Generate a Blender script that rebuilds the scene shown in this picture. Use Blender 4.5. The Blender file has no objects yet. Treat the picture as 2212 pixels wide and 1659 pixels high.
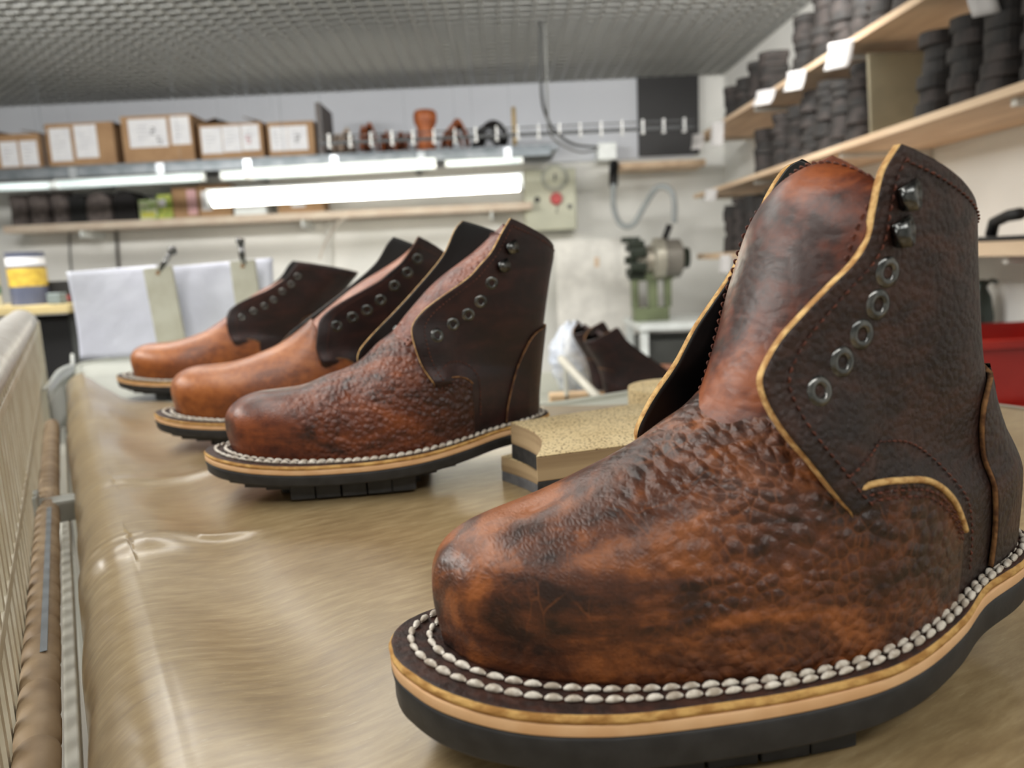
import bpy, bmesh, math, random
import numpy as np
from mathutils import Vector, Matrix
from mathutils.bvhtree import BVHTree
random.seed(7); np.random.seed(7)
C = bpy.context.scene.collection
sc = bpy.context.scene
PI = math.pi
# ------------------------------------------------------------------ camera, world, lights, exposure
TZ = 0.885                      # height of the table top
HC = 0.165                      # camera height above the table top
W_, H_, F_ = 2212., 1659., 1660.
CX, CY = 1106., 829.5
def _n(v): return v/np.linalg.norm(v)
_dY = _n(np.array([1080-CX, 565-CY, F_])); _h = np.array([1, -.047, 0.])
_dX = _n(_h-_dY*np.dot(_h, _dY)); _dU = np.cross(_dX, _dY)
if _dU[1] > 0: _dU = -_dU
RW = np.stack([_dX, _dY, _dU], 1)          # camera(right,down,fwd) = RW @ world
CAM = np.array([0, 0, TZ+HC])
def ray(px, py): return RW.T@np.array([(px-CX)/F_, (py-CY)/F_, 1.])
def at(px, py, Y):                          # point of the room at depth Y seen at a pixel
    r = ray(px, py); return CAM+r*(Y/r[1])
def onz(px, py, z):                         # point at height z (above table top)
    r = ray(px, py); return CAM+r*((z-HC)/r[2])
cam = bpy.data.cameras.new('camera'); co = bpy.data.objects.new('camera', cam); C.objects.link(co)
R = RW.T
m = Matrix(((R[0][0], -R[0][1], -R[0][2], CAM[0]), (R[1][0], -R[1][1], -R[1][2], CAM[1]), (R[2][0], -R[2][1], -R[2][2], CAM[2]), (0, 0, 0, 1)))
co.matrix_world = m
cam.sensor_width = 36; cam.lens = 36*F_/W_; cam.clip_start = .01; cam.clip_end = 60
cam.dof.use_dof = True; cam.dof.focus_distance = .34; cam.dof.aperture_fstop = 9.5
sc.camera = co
sc.view_settings.view_transform = 'Standard'; sc.view_settings.look = 'None'
sc.view_settings.gamma = 1; sc.view_settings.use_curve_mapping = False
sc.view_settings.exposure = 0.0
w = bpy.data.worlds.new('world'); sc.world = w; w.use_nodes = True
w.node_tree.nodes['Background'].inputs[0].default_value = (.80, .86, 1, 1)
w.node_tree.nodes['Background'].inputs[1].default_value = .35
def area(name, loc, aim, sx, sy, power, col=(1, .97, .92)):
    l = bpy.data.lights.new(name, 'AREA'); l.shape = 'RECTANGLE'; l.size = sx; l.size_y = sy; l.energy = power; l.color = col
    o = bpy.data.objects.new(name, l); C.objects.link(o); o.location = loc
    o.rotation_euler = (Vector(aim)-Vector(loc)).to_track_quat('-Z', 'Y').to_euler(); return o
ADDED_LAMPS = [((-.75, 1.75, 2.05), (-.45, 1.2, .9), 8), ((-.72, .22, 2.06), (-.60, .2, .9), 13), ((.75, 2.5, 2.05), (.7, 3.6, .9), 50), ((-1.75, 2.2, 2.05), (-1.5, 3.2, .9), 62), ((.45, -.6, 2.08), (.3, 0, .9), 12), ((-2.3, .75, 1.95), (-.1, .45, .9), 32)]  # unseen lamps, added and aimed to light the boots, cover and back wall
for _l, _a, _p in ADDED_LAMPS:
    area('added_lamp_light', _l, _a, 1.5, .16, _p)
    area('added_lamp_uplight', (_l[0], _l[1], _l[2]+.045), (_l[0], _l[1], 3), 1.4, .1, _p*(.24 if _l[0] < 0 else .08))  # upward light added to brighten the ceiling grid

# ------------------------------------------------------------------ materials
def srgb(c): return tuple(((x/255)/12.92 if x/255 <= .04045 else ((x/255+.055)/1.055)**2.4) for x in c)
def newmat(name):
    m = bpy.data.materials.new(name); m.use_nodes = True; nt = m.node_tree
    return m, nt, nt.nodes['Principled BSDF']
class NT:
    def __init__(s, nt): s.nt = nt; s.n = nt.nodes; s.l = nt.links; s.tc = s.n.new('ShaderNodeTexCoord')
    def map(s, scale=(1, 1, 1), rot=(0, 0, 0)):
        m = s.n.new('ShaderNodeMapping'); m.inputs['Scale'].default_value = scale; m.inputs['Rotation'].default_value = rot
        s.l.new(s.tc.outputs['Object'], m.inputs[0]); return m.outputs[0]
    def noise(s, sc, det=3, v=None, dist=0, rough=.5):
        t = s.n.new('ShaderNodeTexNoise'); t.inputs['Scale'].default_value = sc; t.inputs['Detail'].default_value = det
        t.inputs['Distortion'].default_value = dist; t.inputs['Roughness'].default_value = rough
        s.l.new(v if v is not None else s.tc.outputs['Object'], t.inputs['Vector']); return t.outputs[0]
    def vor(s, sc, v=None, feat='F1', rnd=1.):
        t = s.n.new('ShaderNodeTexVoronoi'); t.feature = feat; t.inputs['Scale'].default_value = sc; t.inputs['Randomness'].default_value = rnd
        s.l.new(v if v is not None else s.tc.outputs['Object'], t.inputs['Vector']); return t.outputs['Distance']
    def ramp(s, f, stops):
        r = s.n.new('ShaderNodeValToRGB'); e = r.color_ramp.elements
        while len(e) < len(stops): e.new(.5)
        for i, (p, c) in enumerate(stops): e[i].position = p; e[i].color = (*c, 1) if not isinstance(c, float) else (c, c, c, 1)
        s.l.new(f, r.inputs[0]); return r.outputs[0]
    def math(s, op, a, b=None, c=None):
        t = s.n.new('ShaderNodeMath'); t.operation = op
        for i, x in enumerate((a, b, c)):
            if x is None: continue
            if isinstance(x, (int, float)): t.inputs[i].default_value = x
            else: s.l.new(x, t.inputs[i])
        return t.outputs[0]
    def mix(s, f, a, b, typ='MIX'):
        t = s.n.new('ShaderNodeMix'); t.data_type = 'RGBA'; t.blend_type = typ
        for i, x in ((0, f), (6, a), (7, b)):
            if isinstance(x, (int, float)): t.inputs[i].default_value = x
            elif isinstance(x, tuple): t.inputs[i].default_value = (*x, 1)
            else: s.l.new(x, t.inputs[i])
        return t.outputs[2]
    def sep(s):
        t = s.n.new('ShaderNodeSeparateXYZ'); s.l.new(s.tc.outputs['Object'], t.inputs[0]); return t.outputs
    def smooth(s, f, a, b):
        t = s.n.new('ShaderNodeMapRange'); t.interpolation_type = 'SMOOTHSTEP'; s.l.new(f, t.inputs[0])
        t.inputs[1].default_value = a; t.inputs[2].default_value = b; return t.outputs[0]
    def bump(s, h, strength, dist, prev=None):
        b = s.n.new('ShaderNodeBump'); b.inputs['Distance'].default_value = dist
        if isinstance(strength, (int, float)): b.inputs['Strength'].default_value = strength
        else: s.l.new(strength, b.inputs['Strength'])
        s.l.new(h, b.inputs['Height'])
        if prev is not None: s.l.new(prev, b.inputs['Normal'])
        return b.outputs[0]
MATS = {}
def mat(name, col, rough=.5, metal=0, noise=None, bump=None, col2=None, emit=None, spec=None, trans=0, stretch=(1, 1, 1)):
    if name in MATS: return MATS[name]
    m, nt, b = newmat(name); c = srgb(col)
    b.inputs['Base Color'].default_value = (*c, 1); b.inputs['Roughness'].default_value = rough; b.inputs['Metallic'].default_value = metal
    if spec is not None: b.inputs['Specular IOR Level'].default_value = spec
    N = NT(nt); v = N.map(stretch)
    c2 = srgb(col2) if col2 else tuple(x*.82 for x in c)
    f = N.noise(noise or 9, 4, v)
    nt.links.new(N.mix(N.smooth(f, .35, .65), c, c2), b.inputs['Base Color'])
    if bump: nt.links.new(N.bump(N.noise(bump[0], 4, v), bump[1], bump[2]), b.inputs['Normal'])
    if emit: b.inputs['Emission Color'].default_value = (*srgb(emit[0]), 1); b.inputs['Emission Strength'].default_value = emit[1]
    if trans: b.inputs['Transmission Weight'].default_value = trans
    MATS[name] = m; return m

def leather(name, dark, mid, light, pebble, region=None, rough=(.28, .5), patches=26., seed=0., coat=.15, amp=.9, rear=None):
    m, nt, b = newmat(name); N = NT(nt); L = nt.links
    off = N.n.new('ShaderNodeMapping'); off.inputs['Location'].default_value = (seed, seed*.7, seed*.3); L.new(N.tc.outputs['Object'], off.inputs[0]); ov = off.outputs[0]
    st = N.n.new('ShaderNodeMapping'); st.inputs['Scale'].default_value = (1, 1.4, 2.2); st.inputs['Rotation'].default_value = (0, .5, .3); L.new(ov, st.inputs[0])
    big = N.noise(patches, 4, st.outputs[0], dist=.7, rough=.62)
    fine = N.noise(150, 5, ov, rough=.6)
    f = N.math('ADD', big, N.math('MULTIPLY', N.math('SUBTRACT', fine, .5), .35))
    base = N.ramp(f, [(.36, srgb(dark)), (.50, srgb(mid)), (.66, srgb(light))])
    xyz = N.sep()
    # pebbled grain, stronger over the flex area when region is given
    wv = N.n.new('ShaderNodeMapping'); wv.inputs['Scale'].default_value = (1.35, .7, 1.35); L.new(ov, wv.inputs[0])
    nz = N.n.new('ShaderNodeTexNoise'); nz.inputs['Scale'].default_value = 70; L.new(ov, nz.inputs['Vector'])
    mv = N.n.new('ShaderNodeVectorMath'); mv.operation = 'MULTIPLY_ADD'; mv.inputs[1].default_value = (.007, .007, .007)
    L.new(nz.outputs[1], mv.inputs[0]); L.new(wv.outputs[0], mv.inputs[2])
    cell = N.vor(pebble, mv.outputs[0], 'DISTANCE_TO_EDGE')
    sf = N.n.new('ShaderNodeTexVoronoi'); sf.feature = 'SMOOTH_F1'; sf.inputs['Scale'].default_value = pebble; sf.inputs['Smoothness'].default_value = .35; L.new(mv.outputs[0], sf.inputs['Vector'])
    cells = N.math('ADD', N.math('MULTIPLY', sf.outputs['Distance'], -1.), N.math('MULTIPLY', N.noise(pebble*.45, 3, mv.outputs[0]), .5))
    cell2 = N.smooth(N.vor(pebble*2.3, mv.outputs[0], 'DISTANCE_TO_EDGE'), 0., .35)
    if region is None: mask = None; st1 = .55*amp
    else:
        a, c_, d_, e_ = region
        up = N.smooth(xyz[0], a, c_); dn = N.math('SUBTRACT', 1., N.smooth(xyz[0], d_, e_))
        mask = N.math('ADD', N.math('MULTIPLY', N.math('MULTIPLY', up, dn), .9*amp), .04); st1 = mask
    # worn ridges between the pebbles: lighter creases (surface wear)
    crease = N.math('MULTIPLY', N.math('SUBTRACT', 1., N.smooth(cell, 0., .16)), N.smooth(N.noise(55, 3, ov), .38, .62))
    cf = N.math('MULTIPLY', crease, .12) if mask is None else N.math('MULTIPLY', crease, N.math('MULTIPLY', mask, .42))
    col = N.mix(cf, base, srgb(light))
    # hair scratches
    sv = N.n.new('ShaderNodeMapping'); sv.inputs['Scale'].default_value = (1, 1, .22); sv.inputs['Rotation'].default_value = (.4, .7, .2); L.new(mv.outputs[0], sv.inputs[0])
    scr = N.math('SUBTRACT', 1., N.smooth(N.vor(75, sv.outputs[0], 'DISTANCE_TO_EDGE'), .004, .02))
    scm = N.math('MULTIPLY', scr, N.smooth(N.noise(38, 2, ov), .48, .66))
    col = N.mix(N.math('MULTIPLY', scm, .33), col, srgb(light))
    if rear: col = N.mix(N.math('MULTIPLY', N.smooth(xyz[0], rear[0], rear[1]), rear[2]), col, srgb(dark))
    L.new(col, b.inputs['Base Color'])
    rr = N.math('MULTIPLY_ADD', fine, rough[1]-rough[0], rough[0]); L.new(rr, b.inputs['Roughness'])
    b.inputs['Coat Weight'].default_value = coat; b.inputs['Coat Roughness'].default_value = .32
    b.inputs['Specular IOR Level'].default_value = .45
    n1 = N.bump(cells, st1, .0022)
    n2 = N.bump(cell2, .22*min(1, amp), .0005, n1)
    n3 = N.bump(N.noise(900, 3, ov), .12, .0003, n2)
    L.new(n3, b.inputs['Normal'])
    return m
M = {}
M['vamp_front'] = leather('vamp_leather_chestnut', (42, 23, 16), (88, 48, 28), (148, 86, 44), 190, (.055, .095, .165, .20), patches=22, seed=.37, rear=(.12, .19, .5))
M['quarter_front'] = leather('quarter_leather_dark', (28, 16, 14), (40, 24, 20), (62, 38, 30), 300, None, rough=(.42, .6), seed=.11, coat=.04, amp=.7)
M['tongue_front'] = leather('tongue_leather', (46, 20, 13), (92, 41, 21), (142, 74, 34), 210, (.06, .08, .12, .15), patches=17, seed=.9, rough=(.34, .48), amp=.12, coat=.08)
M['vamp_grain'] = leather('vamp_leather_russet', (48, 22, 16), (96, 46, 26), (134, 70, 36), 190, (.045, .085, .2, .25), patches=18, seed=2.3, rear=(.12, .18, .75))
M['tongue_grain'] = leather('tongue_leather_russet', (84, 38, 28), (116, 60, 42), (146, 84, 60), 240, None, patches=22, seed=2.9, amp=.9)
M['quarter_smooth'] = leather('quarter_leather_burgundy', (26, 11, 12), (37, 16, 16), (52, 25, 22), 300, (.5, .6, .7, .8), rough=(.34, .5), seed=1.3, coat=.05)
M['vamp_tan'] = leather('vamp_leather_tan', (112, 58, 26), (156, 88, 40), (182, 112, 58), 220, (.5, .6, .7, .8), patches=10, seed=3.3, rough=(.3, .45), rear=(.125, .17, .35))
M['tongue_tan'] = leather('tongue_leather_tan', (140, 84, 64), (165, 105, 80), (180, 120, 92), 220, (.5, .6, .7, .8), patches=14, seed=3.9)
M['lining'] = mat('black_lining', (10, 10, 12), .38, bump=(300, .2, .0005))
M['edge'] = mat('raw_leather_edge', (222, 184, 122), .85, noise=260, col2=(176, 130, 76), bump=(420, .9, .001))
M['edge_dark'] = mat('worn_leather_edge', (150, 108, 66), .85, noise=220, col2=(92, 58, 34), bump=(420, .7, .001))
M['welt_top'] = mat('welt_leather_top', (62, 32, 20), .6, noise=180, col2=(36, 18, 12), bump=(300, .8, .0012))
M['welt_edge'] = mat('welt_raw_edge', (214, 172, 104), .85, noise=150, col2=(172, 126, 66), bump=(260, .9, .0012), stretch=(1, 1, 2))
M['midsole'] = mat('tan_midsole_leather', (240, 198, 152), .6, noise=60, col2=(230, 184, 136), bump=(200, .3, .0006))
M['rubber'] = mat('black_rubber', (48, 49, 51), .55, noise=120, col2=(38, 39, 41), bump=(500, .25, .0004))
M['thread_white'] = mat('white_waxed_thread', (234, 228, 216), .55, noise=300, col2=(180, 168, 152), bump=(900, .5, .0005))
M['thread_brown'] = mat('brown_thread', (104, 52, 32), .6, noise=300, col2=(70, 32, 20))
M['gunmetal'] = mat('gunmetal', (118, 118, 116), .24, 1, noise=200, col2=(84, 86, 86))
M['dark_hole'] = mat('eyelet_hole_black', (4, 4, 4), .6)

# ------------------------------------------------------------------ mesh helpers
def mesh_obj(name, verts, faces, mats, parent=None, fm=None, smooth=True):
    me = bpy.data.meshes.new(name); me.from_pydata([tuple(map(float, v)) for v in verts], [], faces)
    ms = mats if isinstance(mats, (list, tuple)) else [mats]
    for x in ms: me.materials.append(x)
    if fm is not None: me.polygons.foreach_set('material_index', fm)
    me.polygons.foreach_set('use_smooth', [smooth]*len(me.polygons)); me.update()
    o = bpy.data.objects.new(name, me); C.objects.link(o)
    if parent: o.parent = parent
    return o
def fixn(o):
    bm = bmesh.new(); bm.from_mesh(o.data); bmesh.ops.recalc_face_normals(bm, faces=bm.faces); bm.to_mesh(o.data); bm.free(); return o
def grid_faces(nu, nv, cu=False, cv=False, flip=False, off=0):
    f = []
    for i in range(nu if cu else nu-1):
        for j in range(nv if cv else nv-1):
            a = off+i*nv+j; b = off+i*nv+(j+1) % nv; c = off+((i+1) % nu)*nv+(j+1) % nv; d = off+((i+1) % nu)*nv+j
            f.append((a, b, c, d) if not flip else (d, c, b, a))
    return f
def curve(pts, n, closed=False):
    p = np.array(pts, float)
    if closed: p = np.vstack([p, p[:1]])
    k = len(p)
    P = np.vstack([p[-2], p, p[1]]) if closed else np.vstack([2*p[0]-p[1], p, 2*p[-1]-p[-2]])
    out = []
    for i in range(1, k):
        for t in np.linspace(0, 1, 16, endpoint=False):
            a, b, c, d = P[i-1], P[i], P[i+1], P[i+2]
            out.append(.5*((2*b)+(-a+c)*t+(2*a-5*b+4*c-d)*t*t+(-a+3*b-3*c+d)*t**3))
    out.append(p[-1]); out = np.array(out)
    L = np.r_[0, np.cumsum(np.linalg.norm(np.diff(out, axis=0), axis=1))]
    s = np.linspace(0, L[-1], n+1)[:-1] if closed else np.linspace(0, L[-1], n)
    return np.stack([np.interp(s, L, out[:, k]) for k in range(out.shape[1])], 1)
def sst(a, b, x): t = np.clip((x-a)/(b-a), 0, 1); return t*t*(3-2*t)
class MB:
    def __init__(s): s.v = []; s.f = []; s.m = []
    def add(s, v, f, mi=0):
        o = len(s.v); s.v += [tuple(x) for x in v]; s.f += [tuple(i+o for i in q) for q in f]; s.m += [mi]*len(f); return s
    def box(s, lo, hi, mi=0, rz=0, piv=None, T=None):
        x0, y0, z0 = lo; x1, y1, z1 = hi
        v = np.array([(x0, y0, z0), (x1, y0, z0), (x1, y1, z0), (x0, y1, z0), (x0, y0, z1), (x1, y0, z1), (x1, y1, z1), (x0, y1, z1)], float)
        if rz:
            p = np.array(piv if piv is not None else (0, 0, 0), float); c, n = math.cos(rz), math.sin(rz); d = v-p
            v = np.stack([c*d[:, 0]-n*d[:, 1], n*d[:, 0]+c*d[:, 1], d[:, 2]], 1)+p
        if T is not None: v = np.array([tuple(T@Vector(q)) for q in v])
        return s.add(v, [(0, 3, 2, 1), (4, 5, 6, 7), (0, 1, 5, 4), (1, 2, 6, 5), (2, 3, 7, 6), (3, 0, 4, 7)], mi)
    def tube(s, path, r, seg=10, mi=0, cap=True):
        p = np.array(path, float); n = len(p); rr = np.full(n, r) if np.isscalar(r) else np.array(r, float)
        t = np.gradient(p, axis=0); t /= np.linalg.norm(t, axis=1)[:, None]+1e-12
        up = np.array([0, 0, 1.]) if abs(t[0][2]) < .9 else np.array([1., 0, 0])
        a = np.cross(t[0], up); a /= np.linalg.norm(a); V = []
        for i in range(n):
            a = a-t[i]*np.dot(a, t[i]); a /= np.linalg.norm(a); b = np.cross(t[i], a)
            for k in range(seg):
                q = 2*PI*k/seg; V.append(p[i]+rr[i]*(math.cos(q)*a+math.sin(q)*b))
        F = grid_faces(n, seg, cv=True)
        if cap: F += [tuple(range(seg)), tuple(range(n*seg-1, (n-1)*seg-1, -1))]
        return s.add(V, F, mi)
    def lathe(s, prof, T, seg=20, mi=0, cap=False):
        V = []
        for r, z in prof:
            for k in range(seg):
                q = 2*PI*k/seg; V.append(tuple(T@Vector((r*math.cos(q), r*math.sin(q), z))))
        F = grid_faces(len(prof), seg, cv=True)
        if cap: F += [tuple(range(seg-1, -1, -1)), tuple(range((len(prof)-1)*seg, len(prof)*seg))]
        return s.add(V, F, mi)
    def prism(s, poly, z0, z1, mi=0, T=None):
        n = len(poly); v = [(x, y, z0) for x, y in poly]+[(x, y, z1) for x, y in poly]
        if T is not None: v = [tuple(T@Vector(q)) for q in v]
        return s.add(v, [tuple(range(n-1, -1, -1)), tuple(range(n, 2*n))]+[(i, (i+1) % n, n+(i+1) % n, n+i) for i in range(n)], mi)
    def build(s, name, mats, parent=None, smooth=False, bevel=0, fix=True):
        o = mesh_obj(name, s.v, s.f, mats, parent, s.m, smooth)
        if fix: fixn(o)
        if bevel:
            b = o.modifiers.new('bevel', 'BEVEL'); b.width = bevel; b.segments = 3; b.limit_method = 'ANGLE'; b.angle_limit = .6
        return o
def tag(o, label, cat, group=None):
    o['label'] = label; o['category'] = cat
    if group: o['group'] = group
    return o
def struct(o): o['kind'] = 'structure'; return o
def thing(name, label, cat, loc=(0, 0, 0), rz=0, group=None):
    o = bpy.data.objects.new(name, None); C.objects.link(o); o.empty_display_size = .02
    o.location = loc; o.rotation_euler = (0, 0, rz); return tag(o, label, cat, group)
def copy_tree(o, parent=None):
    c = o.copy(); C.objects.link(c)
    if parent: c.parent = parent
    for ch in list(o.children): copy_tree(ch, c)
    return c

# ------------------------------------------------------------------ the boots
NEAR = [(.258, .008), (.252, -.006), (.240, -.015), (.225, -.021), (.205, -.027), (.185, -.034), (.165, -.040), (.140, -.043), (.112, -.040), (.083, -.031), (.055, -.021), (.034, -.010), (.020, .002), (.013, .018)]
FAR = [(.013, .018), (.017, .032), (.030, .042), (.05, .047), (.08, .046), (.11, .041), (.14, .036), (.17, .033), (.2, .034), (.225, .034), (.245, .027), (.255, .018), (.258, .008)]
WNEAR = [(.270, .009), (.264, -.008), (.25, -.019), (.232, -.027), (.204, -.036), (.182, -.046), (.16, -.053), (.141, -.0555), (.124, -.0545), (.102, -.051), (.074, -.045), (.047, -.037), (.022, -.026), (.004, -.012), (-.0045, .005), (-.006, .016)]
WNEAR = [(x, y+.0038*max(0, min(1, (x-.03)/.05))*max(0, min(1, (.24-x)/.04))) for x, y in WNEAR]
WFAR = [(-.004, .028), (.004, .040), (.022, .052), (.05, .058), (.08, .057), (.11, .052), (.14, .046), (.17, .042), (.2, .041), (.225, .042), (.250, .035), (.265, .023)]
_sh = lambda L: [(x if x < .2 else .2+(x-.2)*.86, y) for x, y in L]
NEAR, FAR, WNEAR, WFAR = _sh(NEAR), _sh(FAR), _sh(WNEAR), _sh(WFAR)
FEATH = curve(NEAR+FAR[1:-1], 260, True)
WELT = curve(WNEAR+WFAR, 260, True)
def yint(pts, x):
    p = sorted(pts); return np.interp(x, [q[0] for q in p], [q[1] for q in p])
ycen = lambda x: .5*(yint(NEAR, x)+yint(FAR, x))
bnear = lambda x: ycen(x)-yint(NEAR, x)

def make_boot(spec, label, group, origin, yaw, coarse=False):
    root = thing('leather_boot', label, 'boot', (origin[0], origin[1], TZ+spec.get('dz', 0)), math.radians(yaw), group)
    ZK = [-.015, .03, .07, .11, .15, .19, .23, .3]
    ZV = spec['zw']; zw = lambda x: np.interp(x, ZK, ZV)
    # smooth version of the sole curve
    xs_ = np.linspace(-.02, .3, 129); zs_ = np.interp(xs_, ZK, ZV)
    for _ in range(40): zs_[1:-1] = .25*zs_[:-2]+.5*zs_[1:-1]+.25*zs_[2:]
    zw = lambda x: np.interp(x, xs_, zs_)
    ridge = curve(spec['ridge'], 80)
    zr = lambda x: np.interp(x, ridge[:, 0], ridge[:, 1])
    # ---- welt, midsole, rubber
    def slab(name, inset0, inset1, zt, zb, mats, wob=0, parent=root, bev=.0012):
        cen = np.stack([np.clip(WELT[:, 0], .04, .235), ycen(np.clip(WELT[:, 0], .04, .235))], 1)
        d = WELT-cen; L = np.linalg.norm(d, axis=1)[:, None]; u = d/L
        t = np.arange(len(WELT))
        wb = (np.sin(t*.35)*.3+np.sin(t*.13+1)*.5+np.random.rand(len(t))*.35)*wob
        rings = []
        def ring(r, inset, z): p = cen+u*(L-inset+wb[:, None])*r; rings.append(np.column_stack([p, z(p[:, 0])]))
        e = bev
        for r in (.0, .5): ring(r, inset0+e, zt)
        ring(1, inset0+.012, zt); ring(1, inset0+e, zt); ring(1, inset0+e*.3, lambda x: zt(x)-e*.3); ring(1, inset0, lambda x: zt(x)-e)
        ring(1, inset1, lambda x: .5*(zt(x)+zb(x)))
        ring(1, inset1, lambda x: zb(x)+e); ring(1, inset1+e*.3, lambda x: zb(x)+e*.3); ring(1, inset1+e, zb)
        for r in (.5, 0.): ring(r, inset1+e, zb)
        V = np.vstack(rings); n = len(WELT); F = grid_faces(len(rings), n, cv=True)
        fm = [0 if i < 4 else 1 for i in range(len(rings)-1) for _ in range(n)] if len(mats) > 1 else None
        o = mesh_obj(name, V, F, mats, parent, fm); return fixn(o)
    T1, T2, T3 = spec.get('sole', (.0032, .0037, .0085))
    slab('welt', .0006, .0, lambda x: zw(x), lambda x: zw(x)-T1, [M['welt_top'], M['welt_edge']], .0006)
    slab('midsole', .0002, .0003, lambda x: zw(x)-T1, lambda x: zw(x)-T1-T2, [M['midsole']], .0001, bev=.0006)
    zb3 = lambda x: zw(x)-T1-T2-T3
    sole = slab('outsole', .0004, .0012, lambda x: zw(x)-T1-T2, zb3, [M['rubber']], 0, bev=.0015)
    # tread lugs
    tr = MB(); n = len(WELT)
    per = curve(list(WELT), 34, True)
    for i, p in enumerate(per):
        if p[0] > .175: continue
        q = per[(i+1) % len(per)]; dd = q-p; ln = np.linalg.norm(dd); t = dd/ln; nn = np.array([-t[1], t[0]])
        c = np.array([.09, ycen(.09)])
        if np.dot(c-p, nn) < 0: nn = -nn
        a = p+nn*.011; b_ = p+t*ln*.93+nn*.011; zc = zb3(p[0])
        zl = max(0.0002, zc-.0145) if .06 < p[0] < .15 else max(.0002, zc-.0045)
        if zl >= zc: continue
        poly = [a, b_, b_+nn*.012, a+nn*.012]
        tr.prism([tuple(v) for v in poly], zl, zc+.002)
    for k in range(5):
        xx = .045+k*.022; tr.box((xx, ycen(xx)-.018, max(.0002, zb3(xx)-.0145)), (xx+.012, ycen(xx)+.018, zb3(xx)+.002))
    tr.build('tread', M['rubber'], root, bevel=.0006)
    # ---- vamp
    zrA = lambda x: zr(x)
    i0 = np.argmin(np.abs(FEATH[:, 0]-.198)+(FEATH[:, 1] > .01)*9); i1 = np.argmin(np.abs(FEATH[:, 0]-.198)+(FEATH[:, 1] < .01)*9)
    nh = 100 if not coarse else 60
    pn = curve(sorted([q for q in NEAR if q[0] < .2], key=lambda q: -q[0]), nh); pn[:, 0] = np.maximum.accumulate(pn[::-1, 0])[::-1]
    pf = curve(sorted([q for q in FAR if q[0] < .2], key=lambda q: q[0]), 400); pf[:, 0] = np.maximum.accumulate(pf[:, 0]+np.arange(400)*1e-8)
    far_ = np.stack([pn[:, 0], np.interp(pn[:, 0], pf[:, 0], pf[:, 1])], 1)[::-1]
    P = np.vstack([pn, far_[1:]]); nP = len(P)
    X = P[:, 0]
    k = .045; mx = k+np.log1p(np.exp((X-k)/.012))*.012
    mx = np.minimum(mx, .17); Mx = np.stack([mx, ycen(mx)*.6+.4*ycen(np.minimum(mx, .08))], 1)
    toe = 1-sst(.03, .11, X); side = np.where(np.arange(nP) < nP/2, -1, 1)
    nphi = 64 if not coarse else 40
    throat, corner = spec['throat'], spec['corner']
    wing = curve(spec['wing'], 40)
    def zcut(x):
        x0, z0 = throat; x1, z1 = wing[0]
        a = z0+(z1-z0)*np.clip((x-x0)/(x1-x0), 0, 1)
        return np.where(x <= x0, 1., np.where(x < x1, a, np.interp(x, wing[:, 0], wing[:, 1], right=.0)))
    def vpt(i, phi):
        n_ = 2.15+.6*toe[i]; c = np.cos(phi)**(2/n_); s = np.sin(phi)**(2/n_)
        kk = (.105+.10*toe[i]); c = c*(1+kk*np.sin(2*phi)**.9)
        xy = Mx[i]+(P[i]-Mx[i])*c
        zb = zw(P[i][0])*c**.5+zw(Mx[i][0])*(1-c**.5) if c > 0 else zw(Mx[i][0])
        zb = zw(xy[0])-.0005
        return np.array([xy[0], xy[1], zb+(zrA(Mx[i][0])-zb)*s])
    Vv = np.zeros((nP, nphi, 3))
    for i in range(nP):
        pm = PI/2
        if X[i] > throat[0]-.004:
            lo, hi = 0.0, PI/2
            q = vpt(i, hi)
            if q[2] > zcut(q[0]):
                for _ in range(24):
                    md = .5*(lo+hi); q = vpt(i, md)
                    if q[2] > zcut(q[0]): hi = md
                    else: lo = md
                pm = max(lo, .02)
        for j in range(nphi):
            u = j/(nphi-1); Vv[i, j] = vpt(i, min(PI/2, pm*u**1.15))
            xc = spec['corner'][0]; o_ = .0017*sst(xc+.004, xc+.019, Vv[i, j, 0]); Vv[i, j, 1] += side[i]*o_
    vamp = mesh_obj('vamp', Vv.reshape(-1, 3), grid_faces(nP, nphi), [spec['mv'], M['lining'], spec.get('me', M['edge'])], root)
    bmw = bmesh.new(); bmw.from_mesh(vamp.data); bmesh.ops.remove_doubles(bmw, verts=bmw.verts, dist=2e-5); bmw.to_mesh(vamp.data); bmw.free()
    orient_out(vamp, (.1, 0, .05))
    s = vamp.modifiers.new('thick', 'SOLIDIFY'); s.thickness = .0019; s.offset = -1; s.material_offset = 1; s.material_offset_rim = 2
    # ---- quarters
    back = np.array(spec['back']); back = back[np.argsort(back[:, 1])]
    bc = curve(back, 60); xb = lambda z: np.interp(z, bc[:, 1], bc[:, 0])
    cy = lambda z: .008*(1-sst(.05, .13, z))
    wmax = lambda z: np.interp(z, [.03, .05, .07, .10, .14, .2], [.0262, .0285, .0295, .0295, .0315, spec.get('topw', .034)])
    def wfoot(x, z, sd):
        b = np.interp(x, [q[0] for q in sorted(NEAR)], [0]*len(NEAR)) if False else np.abs((yint(NEAR, x) if sd < 0 else yint(FAR, x))-ycen(x))
        zz = np.clip((z-zw(x))/np.maximum(zr(np.minimum(x, .17))-zw(x), .03), 0, .999)
        return b*(1+.11*np.sin(np.clip(zz, 0, 1)*PI)**.9)*(1-zz**2.15)**(1/2.15), ycen(x)
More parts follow.
